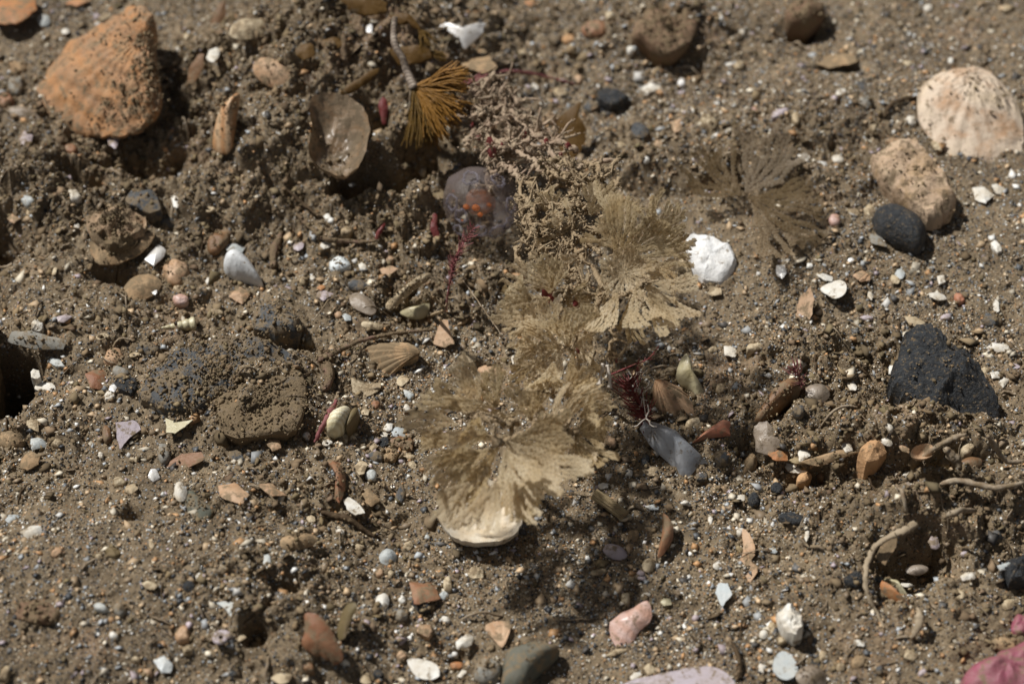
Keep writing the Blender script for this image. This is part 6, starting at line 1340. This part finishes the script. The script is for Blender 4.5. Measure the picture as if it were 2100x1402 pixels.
# the finest sand, four-sided specks
q = scatter(118000, lambda x, y: np.clip(0.25 + 0.75 * sandy(x, y), 0, 1), nr); z = H(q[:, 0], q[:, 1]); r = np.clip(np.exp(nr.normal(math.log(0.0125), 0.35, len(q))), 0.006, 0.03)
pf = np.array([0.19, 0.12, 0.15, 0.13, 0.11, 0.08, 0.06, 0.12, 0.07]); pf /= pf.sum()
cols = PAL[nr.choice(len(PAL), len(q), p=pf)] * (0.75 + 0.5 * nr.random((len(q), 1)))
o = grain_object('fine_sand', np.column_stack([q, z + r * 0.3]), r, nr, cols, attr_mat('fine_sand', 0.16, 0.9), squash=(0.7, 1.2), tpls=TET, tip=3.0)
tag(o, 'finest speckled sand sprinkled over the silt', 'sand', kind='stuff')
# broken shell grit: flat flakes
def gritd(x, y):
    v = 0.22 + 0.6 * sandy(x, y)
    for (px, py, rx, ry, s_) in [(1850, 520, 2.2, 2.2, 0.7), (1450, 180, 3.0, 1.8, 0.5), (260, 820, 2.0, 1.8, 0.6), (800, 930, 1.0, 1.4, 0.9), (700, 560, 1.4, 1.0, 0.6), (1800, 150, 2.5, 1.5, 0.4)]:
        cx, cy = gpt(px, py); v = np.maximum(v, s_ * np.exp(-((x - cx) / rx) ** 2 - ((y - cy) / ry) ** 2))
    return np.clip(v, 0, 1)
q = scatter(11000, gritd, nr); z = H(q[:, 0], q[:, 1]); r = np.clip(np.exp(nr.normal(math.log(0.032), 0.42, len(q))), 0.015, 0.085)
PAL2 = np.array([(0.70, 0.62, 0.48), (0.80, 0.78, 0.73), (0.56, 0.40, 0.24), (0.52, 0.29, 0.13), (0.42, 0.44, 0.45), (0.05, 0.053, 0.058), (0.30, 0.22, 0.14), (0.46, 0.38, 0.40), (0.12, 0.125, 0.13)])
pr2 = np.array([0.19, 0.09, 0.16, 0.09, 0.09, 0.11, 0.16, 0.05, 0.08]); pr2 /= pr2.sum()
cols = PAL2[nr.choice(len(PAL2), len(q), p=pr2)] * (0.8 + 0.4 * nr.random((len(q), 1)))
o = grain_object('shell_grit', np.column_stack([q, z + r * 0.22]), r, nr, cols, attr_mat('shell_grit', 0.5, 0.5), squash=(0.6, 1.25), tpls=TPL0, flatz=0.42)
tag(o, 'tiny broken shell grit scattered over the sea floor', 'grit', kind='stuff')
# larger broken bits, half sunk
q = scatter(3000, gritd, nr); z = H(q[:, 0], q[:, 1]); r = np.clip(np.exp(nr.normal(math.log(0.066), 0.30, len(q))), 0.035, 0.12)
pm = np.array([0.17, 0.06, 0.17, 0.10, 0.11, 0.08, 0.19, 0.05, 0.07]); pm /= pm.sum()
cols = PAL2[nr.choice(len(PAL2), len(q), p=pm)] * (0.65 + 0.4 * nr.random((len(q), 1))) * 0.82 + np.array(SILT) * 0.18
o = grain_object('shell_rubble', np.column_stack([q, z + r * 0.02]), r, nr, cols, attr_mat('shell_rubble', 0.55, 0.45), squash=(0.40, 1.45), tpls=TPL0, flatz=0.40, tip=2.0)
tag(o, 'half-sunk broken shell and stone bits all over the floor', 'rubble', kind='stuff')
# silt crumbs: lumpy aggregates, thick on the mounds, thin on the sand and on dusty things
def crumbd(x, y): return np.clip(rough_mask(x, y) ** 1.6, 0.02, 1)
q = scatter(38000, crumbd, nr); z = H(q[:, 0], q[:, 1]); r = np.clip(np.exp(nr.normal(math.log(0.0165), 0.48, len(q))), 0.007, 0.07)
P = [np.column_stack([q, z + r * 0.45])]; Rr = [r]
for pts, share in TOPS:
    n = int(len(pts) * share * 1.8); i = nr.integers(0, len(pts), n); rr = np.clip(np.exp(nr.normal(math.log(0.016), 0.5, n)), 0.007, 0.06)
    c = pts[i] + nr.normal(0, 0.06, (n, 3)) * np.array([1, 1, 0]); c[:, 2] += rr * 0.3; P.append(c); Rr.append(rr)
for (fx, fy, fs) in FOOT:                    # silt banked up against everything that lies on the floor
    n = int(10 + fs * 70); a = nr.random(n) * 6.283; d = fs * (0.88 + 0.22 * nr.random(n)) ; rr = np.clip(np.exp(nr.normal(math.log(0.018), 0.5, n)), 0.007, 0.06)
    x, y = fx + np.cos(a) * d, fy + np.sin(a) * d; P.append(np.column_stack([x, y, H(x, y) + rr * 0.4])); Rr.append(rr)
P = np.vstack(P); Rr = np.concatenate(Rr)
base = np.array(SILT); cols = base * (0.72 + 0.55 * nr.random((len(P), 1))) * (1 + 0.02 * nr.normal(0, 1, (len(P), 3)))
o = grain_object('silt_crumbs', P, Rr, nr, np.clip(cols, 0.02, 0.8), attr_mat('silt_crumb', 0.92, 0.2), squash=(0.55, 1.3), tpls=TPL0)
tag(o, 'crumbly brown silt lumps heaped on the sea floor', 'silt', kind='stuff')
# ragged flakes of clotted silt
q = scatter(5200, lambda x, y: np.clip(rough_mask(x, y) ** 1.5, 0.03, 1), nr); z = H(q[:, 0], q[:, 1]); r = np.clip(np.exp(nr.normal(math.log(0.055), 0.45, len(q))), 0.02, 0.15)
cols = base * (0.65 + 0.6 * nr.random((len(q), 1))) * (1 + 0.025 * nr.normal(0, 1, (len(q), 3)))
o = grain_object('silt_flakes', np.column_stack([q, z + r * 0.25]), r, nr, np.clip(cols, 0.02, 0.8), attr_mat('silt_flake', 0.9, 0.2), squash=(0.5, 1.3), tpls=TPL0, flatz=0.22, tip=2.2)
tag(o, 'ragged flakes of clotted silt on the mounds', 'silt', kind='stuff')
# fibres and plant hairs in the silt
def fibres(n, seed, material, name, label, rad=(0.006, 0.016), length=(0.15, 0.9)):
    rs = random.Random(seed); mb = MB(); g2 = np.random.default_rng(seed); Q = scatter(n, lambda x, y: np.clip(rough_mask(x, y), 0.1, 1), g2)
    for (x, y) in Q:
        a = rs.random() * 6.28; L_ = length[0] + (length[1] - length[0]) * rs.random() ** 2; k = 6; pts = []; ri = rs.uniform(*rad); px, py = x, y; up_ = rs.random() ** 2 * 0.25
        for i in range(k):
            t = i / (k - 1); pts.append((px, py, float(H(px, py)) + 0.012 + up_ * math.sin(t * 3.0) * L_)); a += (rs.random() - 0.5) * 0.9; px += math.cos(a) * L_ / k; py += math.sin(a) * L_ / k
        mb.tube(np.array(pts), ri * (0.6 + 0.4 * np.sin(np.linspace(0.3, 2.8, k))), 3, cap=False)
    return tag(mb.build(name, material), label, 'fibres', kind='stuff')
fibres(420, 5, M['twig'], 'plant_fibres', 'fine pale plant hairs lying in the silt')
fibres(150, 9, M['twig'], 'plant_litter', 'silty bits of straw littering the mounds and the ridge', rad=(0.014, 0.034), length=(0.2, 0.8))
fibres(260, 6, M['darktwig'], 'dark_fibres', 'fine dark plant hairs lying in the silt', rad=(0.008, 0.022), length=(0.1, 0.6))
